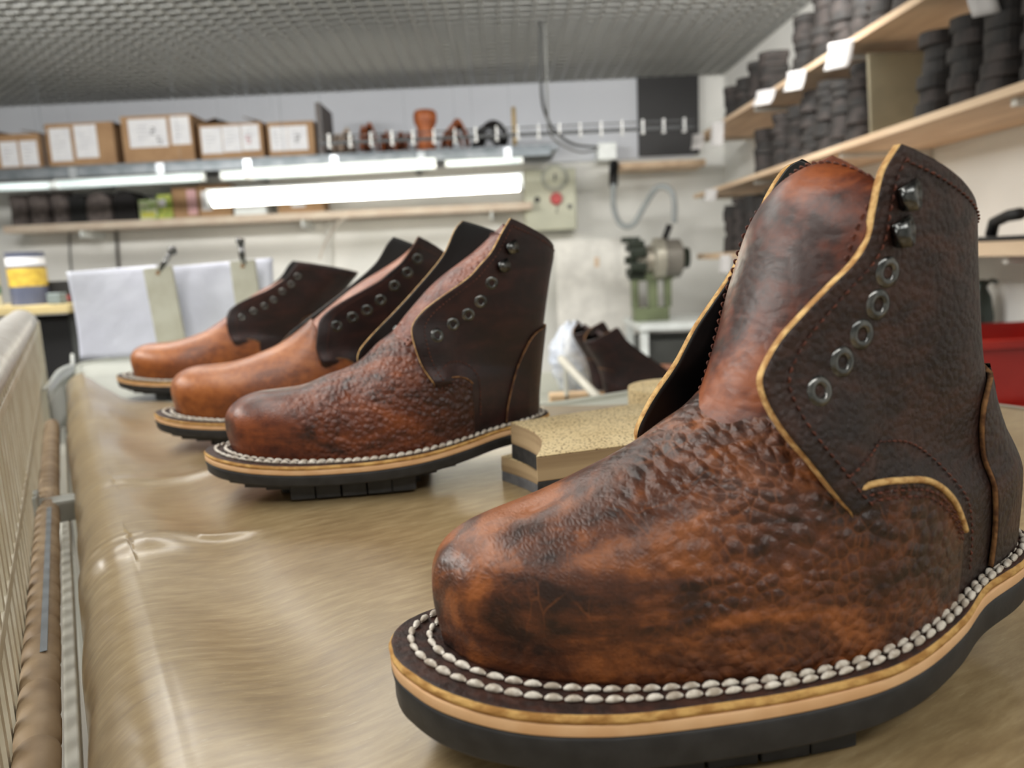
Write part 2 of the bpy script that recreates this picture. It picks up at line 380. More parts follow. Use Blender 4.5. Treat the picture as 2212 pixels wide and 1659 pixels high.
    def Yq(x, z, sd, fe):         # fe: front edge x(z), |y|(z)
        xbk = xb(z); D = .046; d = np.clip(xbk-x, 0, None); g = (1-np.clip(1-d/D, 0, 1)**2.25)**(1/2.1)
        xe, ye = fe(z); t = sst(0, 1, np.clip((xbk-D*.6-x)/np.maximum(xbk-D*.6-xe, .01), 0, 1))
        wv = wmax(z)*(1-t)+ye*t; a = wv*g-sd*0; c = cy(z)
        ya = sd*a+c*(1-t)
        wf, yc_ = wfoot(x, z, sd); yf = yc_+sd*wf
        fr = 1-sst(.075, .10, z)*1.0
        # smooth max of the shaft and the foot
        A = sd*ya; B = sd*yf-(1-fr)*.01; kk = .004; h = np.clip(.5+.5*(B-A)/kk, 0, 1)
        return sd*(A*(1-h)+B*h+kk*h*(1-h))
    quarters = {}
    for nm, sd in (('near', -1), ('far', 1)):
        E = curve(spec[nm], 90)              # (x,z,|y|) corner -> peak
        b0 = np.array([.163, zw(.163)-.002, .040]); nb = 22 if not coarse else 12
        E = curve(E, 88 if not coarse else 56)
        EE = np.vstack([b0+(E[0]-b0)*q for q in np.linspace(0, 1, nb, endpoint=False)]+[E])
        zs = np.maximum.accumulate(EE[:, 1]+np.arange(len(EE))*1e-7)
        fe = lambda z, zs=zs, EE=EE: (np.interp(z, zs, EE[:, 0]), np.interp(z, zs, EE[:, 2]))
        bt = spec['backtop']; nr = len(EE); nc = 84 if not coarse else 50
        V = np.zeros((nr, nc, 3)); bulge = spec['topbulge']
        Lv = np.linspace(0, 1, nr)
        topz = EE[-1, 1]
        for i in range(nr):
            xe, ze, ye = EE[i]; v = (ze-EE[0, 1])/(topz-EE[0, 1])
            zbk = zw(.255)-.001+(bt-zw(.255)+.001)*max(v, 0.)
            for j in range(nc):
                u = j/(nc-1); uu = u**1.7       # 0 back, 1 front
                z = zbk+(ze-zbk)*(uu**(1.0) if v < .6 else (uu*(1+ (1-uu)*bulge*(v-.6)/.4)))
                xk = xb(z) if v < .985 else xb(min(z, bt))
                xk = xb(zbk)*(1-uu)+xb(min(z, bt))*uu
                x = xk+(xe-xk)*uu
                if u == 1: x = xe
                y = Yq(x, z, sd, fe)
                off = .0032*(1-sst(E[0, 0]+.006, E[0, 0]+.022, x))*(1-sst(.10, .13, z))*sst(E[0, 1]-.004, E[0, 1]+.001, z)
                if u == 0: y = cy(z)
                wq = np.interp(x, [E[0, 0]-.01, E[0, 0]+.003]+list(wing[::4, 0]+np.arange(10)*1e-6), [E[0, 1]+.002, E[0, 1]+.003]+list(wing[::4, 1]), right=0.)
                off -= .0032*(1-sst(wq-.010, wq-.004, z))*(1-sst(.165, .178, x))
                V[i, j] = (x, y+sd*off, z)
        q = mesh_obj('quarter', V.reshape(-1, 3), grid_faces(nr, nc, flip=(sd > 0)), [spec['mq'], M['lining'], spec.get('me', M['edge'])], root)
        q['label'] = 'dark leather ankle panel, '+('eyelet side towards the viewer' if sd < 0 else 'far side with black lining showing')
        orient_side(q, sd)
        s = q.modifiers.new('thick', 'SOLIDIFY'); s.thickness = .0030 if not coarse else .0026; s.offset = -1; s.material_offset = 1; s.material_offset_rim = 2
        quarters[nm] = (q, V, fe)
        # stitches along the front edge and top line
        st = []
        jn = int((nc-1)*(.955)); 
        for i in range(nb+1, nr-2): st.append(V[i, jn])
        top = [V[nr-4, j] for j in range(jn, 2, -1)]
        st = curve(np.array(st+top), 400)
        stitch_line(st, root if True else q, sd, .0020, .0011, .00042, M['thread_brown'], 'edge_stitching')
        # eyelets and hooks
        me = q.data; bv = BVHTree.FromPolygons([v.co for v in me.vertices], [tuple(p.vertices) for p in me.polygons])
        nx = len(spec['eyes'])
        for ki, (ex, ez) in enumerate(spec['eyes']):
            if sd > 0:
                if coarse: continue
                # same distance behind the far front edge
                xo = ex-quarters['near'][2](ez)[0]; ez2 = min(ez, .185); ex = fe(ez2)[0]+max(xo, .008); ez = ez2
            hit, nrm, idx, dist = bv.ray_cast(Vector((ex, sd*.3, ez)), Vector((0, -sd, 0)))
            if hit is None: continue
            if nrm.y*sd < 0: nrm = -nrm
            Tm = Matrix.Translation(hit)@nrm.to_track_quat('Z', 'X').to_matrix().to_4x4()
            if ki < nx-2 or spec.get('allround'):
                e = MB(); r = spec.get('er', .0040)
                e.lathe([(r*.50, -.0036), (r*.50, -.0002), (r*.56, .0005), (r*.8, .00095), (r*1.0, .0008), (r*1.25, .0004), (r*1.36, -.0002)], Tm, 28)
                e.lathe([(r*1.0, -.0032), (r*1.2, -.0042), (r*.5, -.0046)], Tm, 20)
                eo = e.build('eyelet', M['gunmetal'], root, smooth=True)
                hmb = MB(); hmb.lathe([(0.00001, .0), (r*.5, .0)], Tm@Matrix.Translation((0, 0, -.0008)), 20); hmb.build('eyelet_hole', M['dark_hole'], eo)
            else:
                e = MB(); r = .0031
                e.lathe([(0.00001, .0009), (r*.6, .0009), (r*.9, .0006), (r, .0)], Tm, 20)
                # bent hook strip, opening away from the lace edge
                hk = [(-.0034, .0006), (-.0042, .0014), (-.0044, .0028), (-.0034, .0039), (-.0014, .0042), (.0006, .0036), (.0014, .0030)]
                hk = curve(hk, 18); up = Vector((0, 0, 1)); zl = Tm.to_3x3()@Vector((0, 0, 1))
                ax = Vector((1, 0, .25)); ax = (ax-zl*ax.dot(zl)).normalized(); ay = zl.cross(ax)
                V2 = []; wds = np.interp(np.arange(18), [0, 6, 12, 17], [.0030, .0036, .0042, .0046])
                for (a, b), wd in zip(hk, wds):
                    for sgn in (-1, 1): V2.append(tuple(hit+ax*a+zl*b+ay*wd*sgn))
                e.add(V2, grid_faces(18, 2))
                # base plate
                pl = [(-.0034, -.003), (.0046, -.0044), (.0056, 0), (.0046, .0044), (-.0034, .003)]
                V3 = [tuple(hit+ax*a+ay*b+zl*.0003) for a, b in pl]+[tuple(hit+ax*a+ay*b+zl*.0010) for a, b in pl]
                e.add(V3, [(0, 1, 2, 3, 4), (9, 8, 7, 6, 5)]+[(i, (i+1) % 5, 5+(i+1) % 5, 5+i) for i in range(5)])
                ho = e.build('lace_hook', M['gunmetal'], root, smooth=True)
                s = ho.modifiers.new('thick', 'SOLIDIFY'); s.thickness = .0006; s.offset = 0
    # ---- heel counter (wraps the back)
    ce = curve(spec['counter'], 50); rows = 50; ncol = 40
    V = []
    zs = np.linspace(zw(.25)+.0005, ce[:, 1].max(), rows)
    o_ = np.argsort(ce[:, 1]); cx_ = lambda z: np.interp(z, ce[o_, 1], ce[o_, 0])
    for z in zs:
        xk = xb(z); xe = min(cx_(z), xk-.0005)
        row = []
        for sd in (-1, 1):
            fe = quarters['near' if sd < 0 else 'far'][2]; seg = []
            for j in range(ncol):
                u = (j/(ncol-1))**1.6; x = xk+(xe-xk)*u; y = Yq(x, z, sd, fe) if j else cy(z)
                seg.append([x, y, z])
            row.append(seg)
        full = row[0][::-1]+row[1][1:]; V.append(full)
    V = np.array(V); 
    # push outward by the leather thickness
    cn = np.array([.215, .006]); du = np.gradient(V, axis=1); nrm = np.stack([du[..., 1], -du[..., 0]], -1); nrm /= np.linalg.norm(nrm, axis=-1)[..., None]+1e-9
    sg = np.sign(((V[..., :2]-cn)*nrm).sum(-1))[..., None]; V[..., :2] += nrm*sg*.0024
    ctr = mesh_obj('heel_counter', V.reshape(-1, 3), grid_faces(rows, V.shape[1]), [spec['mq'], M['lining'], M['edge_dark']], root)
    orient_out(ctr, (.2, 0, .07))
    s = ctr.modifiers.new('thick', 'SOLIDIFY'); s.thickness = .0018; s.offset = -1; s.material_offset = 1; s.material_offset_rim = 2
    # ---- tongue
    tc = curve(spec['tongue'], 60 if not coarse else 36); n = len(tc); nc = 41
    tg = np.gradient(tc, axis=0); tg /= np.linalg.norm(tg, axis=1)[:, None]
    V = np.zeros((n, nc, 3))
    for i in range(n):
        v = i/(n-1); hw = spec.get('thw', .026)*(.80+.25*sst(0, .5, v)); hw *= math.sqrt(max(0.0001, 1-max(0, (v-.86)/.14)**2.4*.985))
        yc_ = np.interp(v, [0, .4, 1], [ycen(.11)*.6, 0.0, -.003]); nx_, nz_ = tg[i][1], -tg[i][0]
        for j in range(nc):
            t = -1+2*j/(nc-1); dp = spec.get('tdep', .013)*abs(t)**2.0
            V[i, j] = (tc[i, 0]+nx_*dp, yc_+hw*t, tc[i, 1]+nz_*dp)
    tn = mesh_obj('tongue', V.reshape(-1, 3), grid_faces(n, nc), [spec['mt'], M['lining'], spec['mt']], root)
    orient_dir(tn, (-1, 0, .5))
    s = tn.modifiers.new('thick', 'SOLIDIFY'); s.thickness = .002; s.offset = -1; s.material_offset = 1; s.material_offset_rim = 2
    # pale raw edges
    pts = []
    for i in range(nP//2):
        q = Vv[i, -1]
        if q[0] > wing[0][0]-.004: pts.append(q+np.array((.0006, -.0001, .0002)))
    if len(pts) > 6: MB().tube(curve(np.array(pts), 90), .0011 if 'sole' in spec else .0005, 8).build('wing_edge', spec.get('me', M['edge']) if 'sole' in spec else M['edge_dark'], vamp, smooth=True)
    if not coarse:
        line = [V[i, 2] for i in range(4, n-5)]+[V[n-5, j] for j in range(3, nc-3)]+[V[i, nc-3] for i in range(n-6, 4, -1)]
        stitch_line(curve(np.array(line), 500), root, 0, .0022, .0012, .00045, M['thread_brown'], 'tongue_stitching', lift=(-.0005, 0, .0003))
        # throat seam: last vamp row across the instep
        seam = [Vv[i, int(nphi*.985)] for i in range(nP) if Vv[i, -1, 0] > throat[0]-.002 and Vv[i, -1, 2] > wing[0][1]+.002]
        # double row over the wing
        for dz in (.0028, .0050):
            wl = []
            bvq = BVHTree.FromPolygons([v.co for v in vamp.data.vertices], [tuple(p.vertices) for p in vamp.data.polygons])
            for (x, z) in wing:
                h = bvq.ray_cast(Vector((x, -.3, z-dz*1.0)), Vector((0, 1, 0)))
                if h[0] is not None and z-dz > zw(x): wl.append(np.array(h[0])+np.array((0, -.0002, 0)))
            if len(wl) > 5: stitch_line(curve(np.array(wl), 200), root, -1, .0018, .001, .0004, M['thread_brown'], 'wing_stitching')
        # row above the wing, on the quarter
        qv = quarters['near'][0].data; bvq = BVHTree.FromPolygons([v.co for v in qv.vertices], [tuple(p.vertices) for p in qv.polygons])
        wl = []
        wtop = curve([(wing[0][0]-.002, wing[0][1]+.006)]+[(x+.004*t, z+.011) for t, (x, z) in zip(np.linspace(0, 1, len(wing)), wing)][6:], 200)
        for x, z in wtop:
            h = bvq.ray_cast(Vector((x, -.3, z)), Vector((0, 1, 0)))
            if h[0] is not None: wl.append(np.array(h[0])+np.array((0, -.0002, 0)))
        if len(wl) > 5: stitch_line(curve(np.array(wl), 240), root, -1, .0018, .001, .0004, M['thread_brown'], 'wing_stitching')
    # ---- white welt stitching (two rows)
    def near_on(path, p): return path[np.argmin(((path-p)**2).sum(1))]
    FT = FEATH
    for fr, ln in ((.24, .0054), (.60, .0054)):
        pth = []
        for p in WELT:
            q = near_on(FT, p); r = q+(p-q)*fr; pth.append((r[0], r[1], zw(r[0])+.0006))
        pth = np.array(pth)
        for _ in range(6): pth = .25*np.roll(pth, 1, 0)+.5*pth+.25*np.roll(pth, -1, 0)
        pth = curve(pth, 900, True)
        stitch_line(pth, root, 0, ln, .0008, .00122, M['thread_white'], 'welt_stitching', closed=True, lift=(0, 0, .0003), twist=True, seg=8)
    return root
def orient_out(o, c):
    bm = bmesh.new(); bm.from_mesh(o.data); bmesh.ops.recalc_face_normals(bm, faces=bm.faces); c = Vector(c)
    s = sum((f.calc_center_median()-c).dot(f.normal)*f.calc_area() for f in bm.faces)
    if s < 0: bmesh.ops.reverse_faces(bm, faces=bm.faces)
    bm.to_mesh(o.data); bm.free()
def orient_dir(o, d):
    bm = bmesh.new(); bm.from_mesh(o.data); bmesh.ops.recalc_face_normals(bm, faces=bm.faces); d = Vector(d)
    if sum(d.dot(f.normal)*f.calc_area() for f in bm.faces) < 0: bmesh.ops.reverse_faces(bm, faces=bm.faces)
    bm.to_mesh(o.data); bm.free()
def orient_side(o, sd): orient_dir(o, (0, sd, 0))
def stitch_line(path, parent, sd, ln, gap, r, m, name, closed=False, lift=None, twist=False, seg=6):
    p = np.array(path); L = np.r_[0, np.cumsum(np.linalg.norm(np.diff(p, axis=0), axis=1))]
    f = lambda s: np.array([np.interp(s, L, p[:, k]) for k in range(3)])
    mb = MB(); s = 0.; lf = np.array(lift) if lift is not None else np.array((0, sd*.0003, 0))
    while s+ln < L[-1]:
        a, b = f(s), f(s+ln); d = b-a; n_ = np.linalg.norm(d); d /= n_+1e-9
        if twist:
            sdv = np.cross(d, (0, 0, 1)); a = a+sdv*.0004; b = b-sdv*.0004
        k = 5; pts = [a+(b-a)*t+lf*(math.sin(PI*t)*1.6+.2) for t in np.linspace(0, 1, k)]
        jr = 1+random.uniform(-.12, .12)
        rr = [r*jr*q for q in (.35, .88, 1, .88, .35)]
        mb.tube(pts, rr, seg); s += ln+gap
    return mb.build(name, m, parent, smooth=True, fix=False)

S_FRONT = dict(sole=(.0036, .0042, .0125), zw=[.0395, .032, .030, .031, .0345, .0395, .044, .045],
  ridge=[(.012, .064), (.025, .0715), (.038, .0758), (.053, .0815), (.071, .0905), (.088, .0995), (.101, .1085), (.110, .1145), (.125, .130), (.14, .145), (.17, .165), (.2, .17)],
  throat=(.113, .117), corner=(.131, .083), wing=[(.133, .0885), (.141, .0905), (.150, .0905), (.163, .088), (.175, .080), (.183, .070), (.188, .060), (.190, .050), (.1905, .036)],
  near=[(.131, .083, .0395), (.125, .090, .0395), (.118, .099, .0385), (.110, .109, .0375), (.105, .118, .0365), (.103, .126, .036), (.106, .132, .0355), (.111, .138, .035), (.119, .145, .035), (.129, .153, .035), (.138, .160, .035), (.143, .167, .035), (.145, .176, .035), (.148, .187, .035), (.154, .195, .035)],
  far=[(.121, .073, .040), (.107, .084, .0395), (.100, .094, .038), (.104, .105, .037), (.109, .114, .036), (.115, .123, .035), (.124, .137, .035), (.139, .155, .035), (.150, .172, .035), (.157, .186, .035), (.165, .196, .035), (.172, .199, .035)],
  back=[(.2495, .040), (.2495, .055), (.246, .073), (.239, .087), (.227, .106), (.221, .120), (.218, .132), (.214, .157), (.212, .173), (.210, .182)],
  backtop=.170, topbulge=.35, counter=[(.2105, .04), (.211, .05), (.2105, .062), (.208, .076), (.205, .087), (.203, .098), (.204, .108), (.210, .115), (.220, .118)],
  eyes=[(.124, .121), (.134, .129), (.142, .137), (.148, .146), (.151, .156), (.155, .168), (.157, .179)], er=.0038,
  tongue=[(.103, .1085), (.110, .117), (.120, .138), (.127, .158), (.134, .177), (.144, .190), (.156, .196)], thw=.031,
  mv=M['vamp_front'], mq=M['quarter_front'], mt=M['tongue_front'])
S_TWO = dict(dz=.0042, zw=[.037, .0295, .0265, .0265, .0295, .034, .0375, .039],
  ridge=[(.012, .063), (.025, .0712), (.04, .0742), (.055, .0750), (.07, .0770), (.085, .083), (.1, .0875), (.112, .0935), (.125, .105), (.14, .1155), (.17, .140), (.2, .155)],
  throat=(.142, .1145), corner=(.155, .077), wing=[(.158, .076), (.165, .079), (.175, .079), (.183, .075), (.1885, .067), (.189, .056), (.188, .047), (.187, .036)],
  near=[(.155, .077, .0395), (.148, .090, .037), (.144, .107, .036), (.143, .121, .035), (.149, .130, .035), (.161, .139, .035), (.186, .154, .035), (.197, .164, .035), (.206, .173, .035), (.214, .186, .036), (.221, .196, .036)],
  far=[(.120, .074, .040), (.113, .086, .0385), (.114, .097, .037), (.121, .108, .036), (.132, .119, .036), (.159, .144, .036), (.185, .171, .036), (.197, .192, .036), (.204, .199, .036)],
  back=[(.2495, .038), (.2505, .055), (.2545, .099), (.2575, .126), (.262, .15), (.266, .168), (.266, .176)],
  backtop=.174, topbulge=.25, counter=[(.213, .038), (.2145, .05), (.219, .065), (.224, .078), (.231, .092), (.240, .104), (.256, .110)],
  eyes=[(.161, .115), (.174, .122), (.186, .128), (.196, .137), (.205, .150), (.214, .162), (.221, .175)], er=.0038,
  tongue=[(.104, .0885), (.112, .094), (.132, .113), (.150, .132), (.172, .153), (.203, .174), (.221, .189), (.226, .194)], thw=.029, tdep=.010,
  mv=M['vamp_grain'], mq=M['quarter_smooth'], mt=M['tongue_grain'])
_lo = lambda z: .0044*float(sst(.085, .115, z))
for k_ in ('near', 'far', 'eyes', 'tongue', 'back'): S_TWO[k_] = [(p[0], p[1]-_lo(p[1]), *p[2:]) for p in S_TWO[k_]]
S_TWO['backtop'] -= .0044
S_THREE = dict(S_TWO); S_THREE.update(mv=M['vamp_tan'], mt=M['tongue_tan'], allround=True, me=M['edge_dark'], dz=.001, er=.0042)
def shx(L, f): return [((x+f(z), z) if len(r) == 0 else (x+f(z), z, *r)) for x, z, *r in L]
f3 = lambda z: .030*float(sst(.08, .19, z))+.006*float(sst(.08, .10, z))
for k_ in ('near', 'far', 'eyes', 'tongue'): S_THREE[k_] = shx(S_TWO[k_], f3)
S_THREE['ridge'] = [(.012, .066), (.025, .0745), (.04, .077), (.055, .077), (.07, .0785), (.085, .082), (.1, .087), (.112, .0915), (.125, .0985), (.14, .109), (.17, .132), (.2, .15)]; S_THREE['throat'] = (.152, .117)
S_THREE['back'] = shx(S_TWO['back'], lambda z: .026*float(sst(.09, .17, z)))
S_FOUR = dict(S_THREE); S_FOUR['back'] = [(.2495, .038), (.2505, .055), (.265, .099), (.28, .126), (.298, .15), (.306, .160), (.308, .166)]; S_FOUR['backtop'] = .164
lz = lambda L: [((x, z-.010*float(sst(.12, .19, z))) if len(r) == 0 else (x, z-.010*float(sst(.12, .19, z)), *r)) for x, z, *r in L]
for k_ in ('near', 'far', 'eyes', 'tongue'): S_FOUR[k_] = lz(shx(S_TWO[k_], lambda z: .5*f3(z)))
S_FOUR['dz'] = -.0045; S_FOUR['er'] = .0036
BOOT_G = 'boots lined up across the covered table'
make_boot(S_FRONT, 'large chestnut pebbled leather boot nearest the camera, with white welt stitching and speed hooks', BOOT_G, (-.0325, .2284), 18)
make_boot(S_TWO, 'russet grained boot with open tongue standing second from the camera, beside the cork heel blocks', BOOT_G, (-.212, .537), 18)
b3 = make_boot(S_THREE, 'smooth tan boot with burgundy ankle third from the camera, between two other boots', BOOT_G, (-.335, .73), 14, True)
b4 = make_boot(S_FOUR, 'farthest tan boot of the row, standing on the pale tray', BOOT_G, (-.55, 1.09), 4, True)
b4.scale = (1.13, 1, 1)
#@@REST
# ------------------------------------------------------------------ room shell
X0, X1, Y0, Y1, ZC = -4.2, 1.50, -1.6, 5.2, 0
ZC = TZ+HC+1.12
plaster = mat('white_plaster', (240, 240, 237), .85, noise=1.3, col2=(220, 221, 218), bump=(40, .15, .004))
shaded_plaster = mat('shaded_plaster', (212, 216, 224), .7, noise=1.2, col2=(204, 208, 216))
floor_m = mat('grey_floor', (120, 116, 108), .6, noise=2)
def wall(name, lo, hi, m): return struct(MB().box(lo, hi).build(name, m))
wall('floor', (X0, Y0, -.1), (X1+.1, Y1+.1, 0), floor_m)
wall('wall_back', (X0, Y1, 0), (X1+.1, Y1+.1, ZC+.4), plaster)
wall('wall_right', (X1, Y0, 0), (X1+.1, Y1, ZC+.4), plaster)
wall('wall_left', (X0-.1, Y0, 0), (X0, Y1+.1, ZC+.4), plaster)
wall('wall_front', (X0, Y0-.1, 0), (X1+.1, Y0, ZC+.4), plaster)
wall('ceiling', (X0, Y0, ZC+.38), (X1+.1, Y1+.1, ZC+.45), mat('ceiling_void', (70, 72, 74), .9))
g = MB(); cs = .08
x = X0+.01
gm = mat('ceiling_grid_metal', (176, 178, 176), .5, .0, noise=1.5, col2=(168, 170, 168))
while x < X1: g.box((x-.007, Y0, ZC), (x+.007, Y1, ZC+.04)); x += cs
y = Y0+.02
while y < Y1: g.box((X0, y-.007, ZC+.0003), (X1, y+.007, ZC+.0397)); y += cs
struct(g.build('ceiling', gm, fix=False))
# upper band of the back wall: shade on the white plaster, put in as a greyer panel
wall('wall_shade_band', (X0, Y1-.03, TZ+HC+.62), (1.30, Y1, ZC), shaded_plaster)
wall('trim_2', (at(1378, 300, 5.17)[0], Y1-.06, TZ+HC+.63), (at(1510, 300, 5.14)[0], Y1-.03, ZC), mat('dark_cabinet', (26, 26, 28), .5))

def Pz(px, py, Y): p = at(px, py, Y); return p
def slabpx(mb, px0, py0, px1, py1, Y, dy, mi=0, th=0):
    """axis-aligned box whose front face at depth Y spans the two pixels"""
    a, b = at(px0, py0, Y), at(px1, py1, Y); mb.box((min(a[0], b[0]), Y, min(a[2], b[2])), (max(a[0], b[0]), Y+dy, max(a[2], b[2])), mi)
    return a, b
def boxpx(pts, Y, dy):
    xs = [at(px, py, Y) for px, py in pts]; return (min(p[0] for p in xs), Y, min(p[2] for p in xs)), (max(p[0] for p in xs), Y+dy, max(p[2] for p in xs))

# ------------------------------------------------------------------ back shelf with cartons
steel = mat('galvanised_steel', (134, 140, 146), .5, .5, noise=14, col2=(110, 118, 124))
wood_sh = mat('pale_shelf_wood', (222, 196, 166), .6, noise=18, col2=(204, 176, 146), stretch=(1, .15, 1))
beige = mat('beige_board', (206, 196, 180), .6, noise=6)
ysh = 4.55
zsh = at(350, 352, ysh)[2]
xs0, xs1 = at(-140, 390, ysh)[0], at(1205, 320, ysh)[0]
def zl(px, py, Y): return at(px, py, Y)[2]
t = thing('wall_shelf', 'long grey steel shelf high on the back wall carrying cardboard cartons', 'shelf', ((xs0+xs1)/2, ysh+.25, zsh))
m_ = MB(); m_.box((xs0-(xs0+xs1)/2, -.25, -.012), ((xs1-xs0)/2, .35, 0)); m_.build('deck', steel, t)
m_ = MB(); m_.box((xs0-(xs0+xs1)/2, -.27, -.035), ((xs1-xs0)/2, -.25, .006)); m_.build('front_lip', steel, t, bevel=.003)
for xx in (-1.1, -.1, .9):
    m_ = MB(); m_.box((xx, -.24, -.06), (xx+.03, .64, -.035)); m_.box((xx, .60, -.30), (xx+.03, .65, -.035)); m_.build('bracket', steel, t)
card = mat('cardboard', (172, 138, 102), .8, noise=12, col2=(160, 126, 92))
card_in = mat('cardboard_inside', (112, 86, 62), .85, noise=12)
paper = mat('white_paper', (232, 233, 236), .7, noise=20, col2=(224, 225, 230))
ink = mat('ink_black', (40, 40, 44), .7); inkr = mat('ink_red', (190, 60, 70), .7)
def carton(px0, px1, pt, labels, label, flap=0, marks=(), depth=.34, Y=None):
    Y = Y or ysh+.02; a = at(px0, 330, Y)[0]; b = at(px1, 330, Y)[0]; zt = at((px0+px1)/2, pt, Y)[2]; z0 = zsh+.001
    cxx = (a+b)/2; w = b-a; h = zt-z0
    t = thing('cardboard_box', label, 'box', (cxx, Y, z0), 0, 'cartons on the steel shelf')
    tk = .005; bm = MB()
    bm.box((-w/2, 0, 0), (w/2, tk, h)); bm.box((-w/2, depth-tk, 0), (w/2, depth, h)); bm.box((-w/2, tk, 0), (-w/2+tk, depth-tk, h)); bm.box((w/2-tk, tk, 0), (w/2, depth-tk, h)); bm.box((-w/2+tk, tk, 0), (w/2-tk, depth-tk, tk))
    bm.build('body', card, t)
    if flap:
        for sx in (-1, 1):
            f = MB(); x0 = sx*w/2
            f.add([(x0, 0, h), (x0, depth, h), (x0-sx*w*.28*(1 if flap > 0 else -.08), depth, h+.05*flap), (x0-sx*w*.28*(1 if flap > 0 else -.08), 0, h+.03*flap)], [(0, 1, 2, 3)])
            o = f.build('flap', card_in, t); s_ = o.modifiers.new('thick', 'SOLIDIFY'); s_.thickness = .004
    else:
        f = MB(); f.box((-w/2, 0, h), (w/2, depth, h+.004)); f.build('flap', card, t)
    for (u0, v0, u1, v1) in labels:
        p = MB(); p.box((-w/2+u0*w, -.0012, h*v0), (-w/2+u1*w, -.0002, h*v1)); po = p.build('paper_label', paper, t)
        q = MB()
        for k in range(4):
            vv = v0+(v1-v0)*(.3+.14*k); q.box((-w/2+(u0+.2*(u1-u0))*w, -.0018, h*vv), (-w/2+(u0+(.5+.1*(k % 3))*(u1-u0))*w, -.0014, h*vv+.0035))
        q.build('small_print', mat('grey_print', (188, 190, 196), .7), po)
    for (u, v, kind, mm) in marks:
        q = MB(); x_ = -w/2+u*w; z_ = h*v; s_ = .035
        segs = {'5': [((1, 2), (0, 2)), ((0, 2), (0, 1)), ((0, 1), (1, 1)), ((1, 1), (1, 0)), ((1, 0), (0, 0))], '2': [((0, 2), (1, 2)), ((1, 2), (1, 1)), ((1, 1), (0, 1)), ((0, 1), (0, 0)), ((0, 0), (1, 0))]}[kind]
        for (p0, p1) in segs: q.tube([(x_+p0[0]*s_*.55, -.002, z_+p0[1]*s_*.5), (x_+p1[0]*s_*.55, -.002, z_+p1[1]*s_*.5)], .0022, 5)
        q.build('handwritten_mark', mm, t)
    return t
carton(-40, 88, 290, [(.32, .1, .62, .8), (.66, .1, .95, .8)], 'open carton at the left edge of the steel shelf, two paper labels', .6, depth=.3)
carton(104, 250, 265, [(.05, .15, .36, .9), (.42, .2, .75, .95)], 'second carton from the left, bare brown to the right of its labels', -.6)
carton(268, 420, 250, [(.1, .35, .65, .95), (.70, .38, .97, .97)], 'tallest carton on the steel shelf, flaps closed over the top', 0, [(.42, .62, '2', ink), (.50, .42, '5', ink)])
carton(434, 570, 266, [(.03, .2, .36, .92), (.37, .22, .66, .93), (.67, .24, .95, .94)], 'carton with three labels side by side and a red mark', 1, [(.75, .45, '5', inkr)])
carton(582, 682, 264, [(.05, .2, .42, .9), (.43, .2, .85, .9)], 'smallest carton, rightmost beside the upright grey divider', 0, [(.6, .45, '2', ink)], depth=.28)
m_ = MB(); a = at(690, 330, ysh)[0]; m_.box((a, ysh-.02, zsh), (a+.03, ysh+.3, at(690, 222, ysh)[2])); tag(m_.build('divider_board', mat('dull_grey_board', (104, 98, 96), .7), bevel=.004), 'upright dark grey divider board on the steel shelf', 'board')
# leather pieces heaped on the shelf
tanl = mat('orange_veg_leather', (176, 100, 54), .5, noise=20, col2=(140, 74, 38)); creaml = mat('pale_cream_leather', (214, 196, 178), .7, noise=24, col2=(196, 176, 158)); blackl = mat('dark_felt', (44, 40, 40), .8, noise=30)
def lump(name, px0, px1, pt, label, cat, m, Y, grp=None, kind='heap', n=4, seed=0):
    rnd = random.Random(seed); a, b = at(px0, 300, Y), at(px1, 300, Y); zt = at((px0+px1)/2, pt, Y)[2]-zsh; w = b[0]-a[0]; cxx = (a[0]+b[0])/2
    mb = MB()
    for k in range(n):
        # a curled leather sheet: bent strip
        L = w*rnd.uniform(.45, .75); ox = rnd.uniform(-.5, .5)*(w-L); hh = zt*rnd.uniform(.5, 1) if k else zt; V = []
        nu, nv = 14, 8
        for i in range(nu):
            u = i/(nu-1); ang = PI*(.05+.9*u)
            for j in range(nv):
                v = j/(nv-1)-.5
                V.append((ox-L/2*math.cos(ang)*(1-.25*v), v*.16+.02*math.sin(ang*2+k)+k*.03-.03, .004+hh*math.sin(ang)**.8*(1-.35*v*v)+.01*math.sin(5*u+6*v+k)))
        V = [(x, y, max(z, .0035)) for x, y, z in V]
        mb.add(V, grid_faces(nu, nv))
    o = mb.build(name, m, smooth=True, fix=False); s_ = o.modifiers.new('thick', 'SOLIDIFY'); s_.thickness = .004; s_.offset = 0
    o.location = (cxx, Y+.1, zsh); return tag(o, label, cat, grp)
lump('leather_scrap_heap', 712, 764, 278, 'pale cream leather offcuts heaped right of the divider board', 'leather', creaml, ysh+.05, seed=1, n=4)
lump('leather_scrap_heap', 772, 812, 266, 'pointed orange leather offcuts beside the pale cream heap', 'leather', tanl, ysh+.02, seed=2, n=3)
lump('leather_scrap_heap', 818, 848, 284, 'low orange leather offcut in the middle of the steel shelf', 'leather', tanl, ysh+.05, seed=3, n=3)
lump('leather_scrap_heap', 850, 895, 286, 'low brown leather offcut just left of the tall leather roll', 'leather', tanl, ysh+.02, seed=4, n=3)
lump('leather_scrap_heap', 952, 1012, 258, 'orange leather offcuts heaped right of the tall leather roll', 'leather', tanl, ysh+.03, seed=5, n=5)
lump('felt_heap', 1008, 1100, 262, 'dark rounded felt heap at the right of the steel shelf', 'felt', blackl, ysh+.02, seed=6, n=5)
